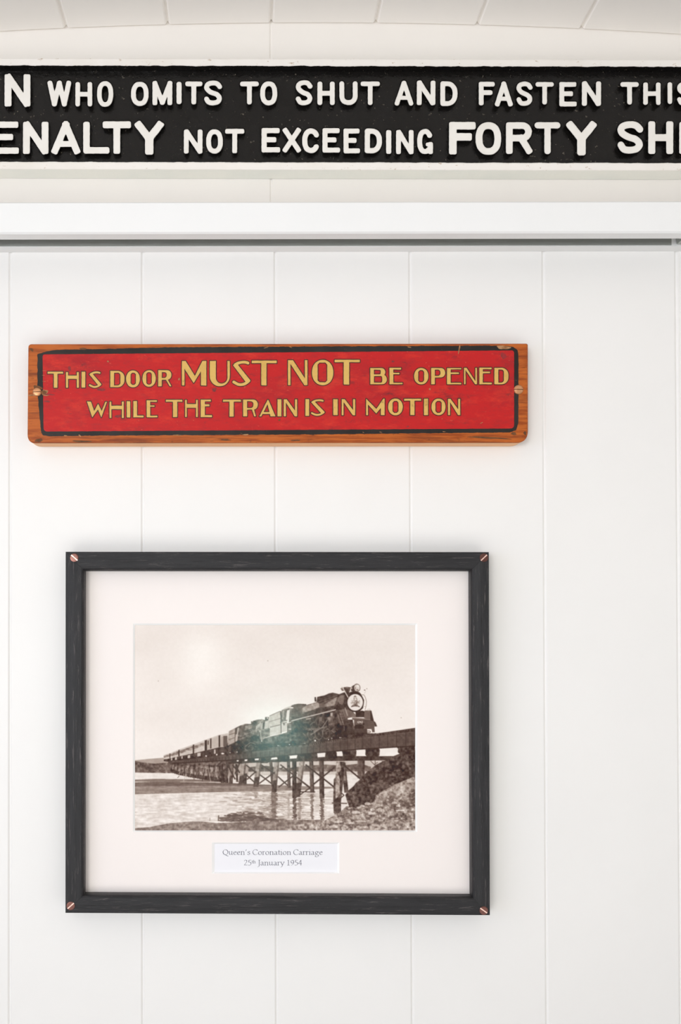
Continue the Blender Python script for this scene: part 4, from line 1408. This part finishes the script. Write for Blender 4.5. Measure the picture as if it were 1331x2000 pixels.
fill('y', [(675, 225), (885, 172), (825, 495), (672, 535)], .42, 0, .2)
line('y', [(716, 240), (700, 470)], 18, .80); line('y', [(745, 240), (740, 470)], 10, .6)
fill('y', [(812, 232), (880, 216), (845, 478), (778, 484)], .88)
fill('y', [(680, 535), (832, 498), (802, 778), (682, 800)], .76, 0, .06)
line('y', [(690, 560), (800, 550)], 16, .45); fill('y', [(705, 570), (760, 570), (735, 640)], .35)
fill('y', [(905, 150), (930, 105), (1010, 75), (1110, 58), (1310, 68), (1331, 130), (1200, 190), (1000, 230), (890, 200)], .36, .08, .12)
fill('y', [(885, 195), (1200, 190), (1340, 130), (1340, 440), (850, 575)], .42, .12, .2)
ell('y', 940, 163, 42, 18, .95)
fill('y', [(1210, 180), (1331, 110), (1331, 270), (1210, 300)], .60, 0, .15)
fill('y', [(820, 570), (1340, 440), (1340, 1160), (0, 1250), (0, 1060), (220, 960), (360, 905), (660, 850), (810, 800)], .33, .15, .28)
fill('y', [(860, 560), (1340, 450), (1340, 800), (840, 780)], .40, .12, .15)
line('y', [(840, 558), (1340, 425)], 20, .84)
line('y', [(850, 718), (985, 718)], 26, .80); line('y', [(968, 720), (968, 800)], 18, .78); fill('y', [(1010, 610), (1090, 590), (1050, 700), (1000, 700)], .72)
fill('y', [(1230, 490), (1340, 470), (1340, 530), (1230, 545)], .74)
line('y', [(215, 952), (660, 838)], 13, .84)
line('y', [(120, 800), (150, 1030)], 20, .66)
fill('y', [(0, 1120), (640, 1080), (1331, 1060), (1331, 1130), (640, 1180), (0, 1240)], .20, .1, .2)
for a, b, r in ((580, 1150, 14), (620, 1152, 10), (875, 1120, 16), (150, 1035, 12)):
    ell('y', a, b, r, r * .8, .97)
fill('y', [(1150, 1085), (1200, 1030), (1235, 1030), (1290, 1080), (1290, 1095), (1155, 1095)], .98)
# first engine: boiler, motion and wheels (frame 'e')
fill('e', [(-60, 370), (0, 330), (100, 318), (215, 285), (330, 245), (440, 215), (520, 185), (590, 190), (600, 420), (420, 400), (-60, 520)], .40, .1, .18)
fill('e', [(60, 350), (100, 325), (240, 285), (245, 340), (60, 410)], .62, 0, .15)
fill('e', [(300, 310), (440, 225), (450, 270), (400, 340), (300, 365)], .58, 0, .15)
fill('e', [(-60, 440), (60, 410), (245, 345), (420, 320), (470, 370), (-60, 500)], .30, .1, .2)
fill('e', [(215, 285), (222, 228), (300, 212), (350, 190), (390, 182), (470, 200), (445, 225), (330, 262), (250, 300)], .24, .08, .15)
fill('e', [(192, 232), (208, 228), (214, 278), (194, 278)], .20)
line('e', [(215, 290), (460, 205)], 6, .5, .7)
fill('e', [(440, 225), (500, 190), (560, 185), (560, 380), (430, 372), (400, 350)], .36, .08, .15)
fill('e', [(400, 345), (470, 285), (500, 310), (500, 372), (410, 368)], .18, 0, .1)
fill('e', [(458, 260), (500, 210), (525, 205), (515, 300), (480, 300)], .48, 0, .1)
fill('e', [(-60, 500), (0, 480), (420, 375), (480, 540), (560, 560), (560, 660), (300, 695), (0, 742), (-60, 750)], .22, .15, .28)
line('e', [(-60, 490), (0, 472), (425, 366)], 11, .78)
line('e', [(-60, 420), (430, 340)], 5, .24, .8)
fill('e', [(365, 400), (390, 396), (388, 432), (364, 436)], .68); fill('e', [(330, 450), (410, 425), (408, 462), (335, 486)], .48, 0, .2)
fill('e', [(340, 480), (415, 460), (415, 520), (345, 540)], .36, 0, .35)
line('e', [(100, 470), (155, 460)], 16, .6); line('e', [(250, 450), (240, 560)], 16, .34); fill('e', [(245, 450), (275, 445), (275, 490), (245, 495)], .45)
for a, b, q in ((158, 632, 44), (240, 628, 46), (318, 622, 44)):
    ell('e', a, b, q, q * 1.5, .44, .2, .8)
    ell('e', a, b, q * .78, q * 1.25, .18, .2, .9)
    for k in range(9):
        an = math.pi * 2 * k / 9
        line('e', [(a, b), (a + q * .8 * math.cos(an), b + q * 1.3 * math.sin(an))], 4, .36, .7)
    ell('e', a, b, 10, 13, .42, 0, .8)
for k in range(40):
    a, b = random.uniform(90, 480), random.uniform(500, 660)
    line('e', [(a, b), (a + random.uniform(-50, 50), b + random.uniform(-30, 30))], random.uniform(4, 9), random.choice([.14, .16, .42, .5, .55]), .75)
line('e', [(150, 640), (280, 555), (330, 480)], 9, .55); line('e', [(180, 600), (330, 545)], 9, .5); line('e', [(130, 590), (250, 570)], 7, .48)
for a, b, r in ((200, 702, 9), (468, 664, 9), (482, 664, 6), (345, 690, 6), (380, 676, 5)):
    ell('e', a, b, r, r, .95)
# first engine: front (frame 'z')
fill('z', [(-70, 760), (180, 730), (260, 970), (270, 1240), (60, 1180)], .33, .08, .2)
fill('z', [(230, 1380), (780, 1355), (1000, 1352), (1000, 1375), (600, 1440), (230, 1500)], .25, .08, .2)
fill('z', [(0, 360), (150, 300), (250, 285), (600, 330), (690, 500), (660, 710), (560, 800), (400, 800), (180, 740), (0, 720)], .26, .06, .12)
fill('z', [(0, 440), (80, 370), (180, 370), (150, 560), (120, 620), (60, 600), (0, 520)], .46, .05, .1)
ell('z', 455, 555, 228, 255, .17, .06)
fill('z', [(150, 175), (330, 175), (320, 270), (270, 300), (180, 300)], .33, 0, .15)
line('z', [(150, 172), (240, 160), (335, 172)], 14, .22)
fill('z', [(300, 335), (330, 285), (420, 270), (560, 290), (610, 345), (600, 400), (520, 330), (380, 320)], .19)
fill('z', [(335, 170), (420, 105), (440, 285), (350, 265)], .24)
ell('z', 360, 185, 20, 30, .72); ell('z', 335, 250, 18, 18, .9)
ell('z', 497, 180, 92, 106, .20); ell('z', 502, 178, 76, 90, .86)
ell('z', 512, 232, 32, 22, .52); ell('z', 455, 190, 22, 40, .62); ell('z', 530, 130, 30, 30, .95)
line('z', [(488, 72), (495, 90)], 16, .2)
fill('z', [(180, 730), (300, 760), (400, 800), (460, 870), (470, 950), (380, 940), (260, 970), (150, 1010), (40, 760)], .42, .05, .08)
fill('z', [(460, 800), (640, 770), (700, 790), (690, 945), (470, 945)], .20, .05, .08)
fill('z', [(700, 765), (850, 765), (870, 1010), (685, 965)], .42, .05, .06)
fill('z', [(850, 765), (878, 775), (945, 1050), (850, 1070)], .22)
fill('z', [(150, 1005), (390, 1005), (440, 1250), (250, 1250), (130, 1150)], .30, .05, .2)
fill('z', [(425, 1000), (945, 1040), (965, 1335), (900, 1335), (880, 1255), (720, 1250), (430, 1250)], .36, .04, .05)
fill('z', [(370, 950), (850, 985), (850, 1028), (380, 1000)], .45); line('z', [(390, 1003), (850, 1032)], 12, .22)
ell('z', 560, 1200, 130, 75, .18, .08); ell('z', 672, 1120, 22, 26, .18)
fill('z', [(940, 1040), (985, 1075), (1028, 1180), (960, 1185)], .26)
fill('z', [(250, 1240), (770, 1250), (780, 1365), (240, 1400)], .22, .05, .1)
for k in range(13):
    a = 290 + k * 38
    line('z', [(a, 1245), (a + 22, 1355)], 11, .42, .85)
fill('z', [(770, 1250), (868, 1255), (890, 1362), (770, 1362)], .97)
line('z', [(770, 1300), (850, 1300), (850, 1340), (770, 1340)], 18, .3); line('z', [(800, 1255), (800, 1290)], 6, .4)
fill('z', [(905, 1335), (1100, 1320), (1100, 1350), (905, 1365)], .95)
line('z', [(0, 860), (85, 1130)], 18, .50); line('z', [(55, 830), (150, 1130)], 22, .55); line('z', [(120, 790), (180, 1010)], 10, .24)
for k in range(5):
    line('z', [(40 + k * 18, 830 + k * 70), (150 + k * 14, 820 + k * 66)], 9, .2, .8)
line('z', [(190, 690), (255, 905)], 20, .66)
ell('z', 65, 560, 28, 28, .55); ell('z', 65, 560, 16, 16, .38)
fill('z', [(0, 1150), (240, 1160), (270, 1400), (240, 1464), (0, 1464)], .16, .05, .15)
line('z', [(165, 1160), (170, 1290)], 24, .4)
# disc with the crest
ell('z', 455, 557, 202, 216, .93)
for k in range(60):
    q, rr = random.choice([-1, 1]), random.random()
    cx_ = 462 + q * (25 + rr * 85)
    cy_ = 560 + random.uniform(-95, 75) * (1 - .25 * rr)
    ell('z', cx_, cy_, random.uniform(5, 13), random.uniform(6, 16), random.choice([.42, .5, .6, .7]), 0, .8)
ell('z', 470, 560, 42, 62, .55, .5, .8); ell('z', 492, 570, 16, 34, .36, .2, .8)
fill('z', [(405, 470), (420, 400), (455, 375), (492, 400), (508, 470), (455, 455)], .62, 0, .5, 0, .8)
ell('z', 455, 398, 14, 18, .4); ell('z', 430, 465, 16, 10, .42); ell('z', 488, 462, 16, 10, .42)
fill('z', [(348, 660), (395, 625), (450, 640), (520, 628), (572, 658), (570, 686), (510, 668), (455, 662), (400, 670), (348, 682)], .40, 0, .25)
fill('z', [(430, 610), (500, 610), (510, 650), (430, 655)], .46, 0, .3)
line('z', [(138, 190), (275, 432)], 22, .88)
fill('z', [(68, 190), (125, 180), (165, 255), (110, 260)], .46, 0, .2); line('z', [(112, 155), (120, 190)], 12, .4)
line('z', [(612, 362), (680, 358), (722, 430), (748, 540), (740, 650), (712, 745)], 13, .48); line('z', [(690, 665), (740, 665)], 10, .6)
fill('z', [(678, 230), (728, 228), (702, 254)], .22); ell('z', 758, 202, 12, 12, .5); line('z', [(735, 255), (695, 330)], 9, .75)
line('z', [(760, 745), (830, 725), (850, 765)], 8, .7)
# running number on the beam
def seg_digit(x, y, w, h, segs):
    q = {'a': ((0, 0), (1, 0)), 'b': ((1, 0), (1, .5)), 'c': ((1, .5), (1, 1)), 'd': ((0, 1), (1, 1)), 'e': ((0, .5), (0, 1)), 'f': ((0, 0), (0, .5)), 'g': ((0, .5), (1, .5)), 'x': ((1, .4), (0, 1)), 'v': ((.75, 0), (0, .62)), 'k': ((0, .62), (1.1, .62)), 'j': ((.75, 0), (.75, 1))}
    for s in segs:
        (a, b), (c_, d_) = q[s]
        line('z', [(x + a * w, y + b * h), (x + c_ * w, y + d_ * h)], 10, .98)
line('z', [(524, 1042), (522, 1090)], 12, .98)
seg_digit(544, 1044, 20, 46, 'abxd'); seg_digit(580, 1045, 24, 46, 'vkj'); seg_digit(622, 1048, 20, 46, 'abxd')
# bush, bank and stones on the right
bush = [(525, 570), (560, 520), (620, 470), (640, 440), (700, 390), (760, 320), (800, 290), (860, 240), (950, 200), (1020, 160), (1120, 120), (1200, 110), (1300, 80), (1300, 400), (1200, 400), (1050, 460), (960, 520), (850, 600), (830, 650), (740, 680), (640, 700), (570, 705), (550, 640)]
fill('d', [(540, 690), (640, 690), (800, 640), (850, 570), (1000, 480), (1280, 370), (1300, 1000), (-100, 1000), (-80, 905), (300, 850), (340, 825), (440, 780)], .56, .25, .45)
fill('d', bush, .27, .25, .28)
for k in range(230):
    a, b = random.uniform(540, 1290), random.uniform(100, 690)
    top_ = np.interp(a, [525, 620, 700, 800, 950, 1120, 1300], [600, 480, 400, 295, 205, 125, 85])
    bot_ = np.interp(a, [525, 640, 830, 960, 1200, 1300], [690, 700, 640, 520, 400, 400])
    if top_ - 4 < b < bot_:
        ell('d', a, b, random.uniform(9, 34), random.uniform(7, 22), random.choice([.18, .22, .26, .34, .40, .46]), .2, .55)
for p in (((860, 260), (800, 200)), ((850, 250), (850, 190)), ((835, 240), (880, 215))):
    line('d', list(p), 8, .4)
fill('d', [(850, 580), (960, 510), (1060, 460), (1180, 410), (1285, 365), (1300, 520), (1200, 600), (1100, 640), (1000, 600), (900, 650), (845, 640)], .62, .2, .35)
fill('d', [(1100, 640), (1150, 590), (1240, 560), (1300, 540), (1300, 700), (1200, 720)], .42, .2, .3)
for k in range(240):
    a = random.uniform(300, 1290)
    lo_ = np.interp(a, [300, 450, 560, 850, 1290], [860, 790, 710, 650, 480])
    b = random.uniform(lo_, 945)
    ell('d', a, b, random.uniform(6, 26), random.uniform(4, 13), random.choice([.30, .34, .40, .5, .62, .68, .74]), .25, .75)
for a, b, rx, ry in ((640, 760, 48, 18), (815, 765, 40, 22), (820, 730, 26, 18), (710, 690, 26, 14), (765, 665, 30, 18), (900, 735, 26, 30), (570, 715, 14, 12), (450, 860, 44, 16), (690, 855, 60, 14), (400, 915, 50, 16), (520, 905, 20, 10), (1100, 690, 24, 12), (1120, 740, 50, 9), (985, 625, 14, 14), (1060, 655, 30, 16), (590, 875, 30, 10)):
    ell('d', a, b, rx, ry, .80, .25, .9)
    ell('d', a + 4, b + ry, rx * .9, ry * .4, .36, .2, .7)
for px_, py_ in ((309.5, 1330.2), (784, 1401.8), (523.5, 1290.6)):
    q = [(px_ - .8, py_ - .6), (px_ + .8, py_ - .6), (px_ + .8, py_ + .6), (px_ - .8, py_ + .6)]
    fill('u', [((a - 250) * 2.2948, (b - 1210) * 2.2948) for a, b in q], .5)
# print softness and grain
for _ in range(2):
    IM = (IM * 2 + np.roll(IM, 1, 0) + np.roll(IM, -1, 0)) / 4
    IM = (IM * 2 + np.roll(IM, 1, 1) + np.roll(IM, -1, 1)) / 4
IM = np.clip(IM + .012 * N2, 0.0, 1.0)
keys = np.array([0, .2, .45, .7, 1.0])
tone = np.array([(52, 38, 35), (76, 60, 55), (128, 110, 101), (190, 174, 163), (250, 242, 236)], float)
rgb = np.stack([np.interp(IM, keys, tone[:, k]) for k in range(3)], -1) / 255.0
rgbl = np.where(rgb <= 0.04045, rgb / 12.92, ((rgb + 0.055) / 1.055) ** 2.4)
rgbl = np.clip(rgbl - 0.034, 0.003, 1)
gw_, gh_ = int(NW * .72), int(NH * .72)
pxs, pys = np.linspace(PX0, PX1, gw_), np.linspace(PY0, PY1, gh_)
GX, GY = np.meshgrid(pxs, pys)
ii = np.clip((GY - PY0) * SS - .5, 0, NH - 1.001)
jj = np.clip((GX - PX0) * SS - .5, 0, NW - 1.001)
i_, j_ = ii.astype(int), jj.astype(int)
fi, fj = (ii - i_)[..., None], (jj - j_)[..., None]
colr = (rgbl[i_, j_] * (1 - fj) + rgbl[i_, j_ + 1] * fj) * (1 - fi) + (rgbl[i_ + 1, j_] * (1 - fj) + rgbl[i_ + 1, j_ + 1] * fj) * fi
V = P(GX.ravel(), GY.ravel(), PH_Y) - np.array(pic.location)
idx = np.arange(gw_ * gh_).reshape(gh_, gw_)
Q = np.stack([idx[:-1, :-1], idx[1:, :-1], idx[1:, 1:], idx[:-1, 1:]], -1).reshape(-1, 4)
me = bpy.data.meshes.new('photo_print')
me.vertices.add(len(V))
me.vertices.foreach_set('co', V.ravel())
me.loops.add(Q.size)
me.loops.foreach_set('vertex_index', Q.ravel())
me.polygons.add(len(Q))
me.polygons.foreach_set('loop_start', np.arange(0, Q.size, 4))
me.update(calc_edges=True)
ca_ = me.attributes.new('print_tone', 'FLOAT_COLOR', 'POINT')
ca_.data.foreach_set('color', np.concatenate([colr.reshape(-1, 3), np.ones((gw_ * gh_, 1))], 1).ravel())
me.materials.append(M['print'])
pr_o = bpy.data.objects.new('photo_print', me)
COL.objects.link(pr_o)
pr_o.parent = pic
# backing board and glass
mb = MB()
c = P([160, 924], [1112, 1752], -0.006)
mb.box(c[0][0], c[1][0], -0.0060, -0.0012, c[1][2], c[0][2])
mb.build('backing_board', M['back'], pic)
mb = MB()
c = P([159, 925], [1109, 1753], MT_Y)
mb.box(c[0][0], c[1][0], MT_Y - 0.0011, MT_Y - 0.0003, c[1][2], c[0][2])
mb.build('glass', M['glass'], pic)
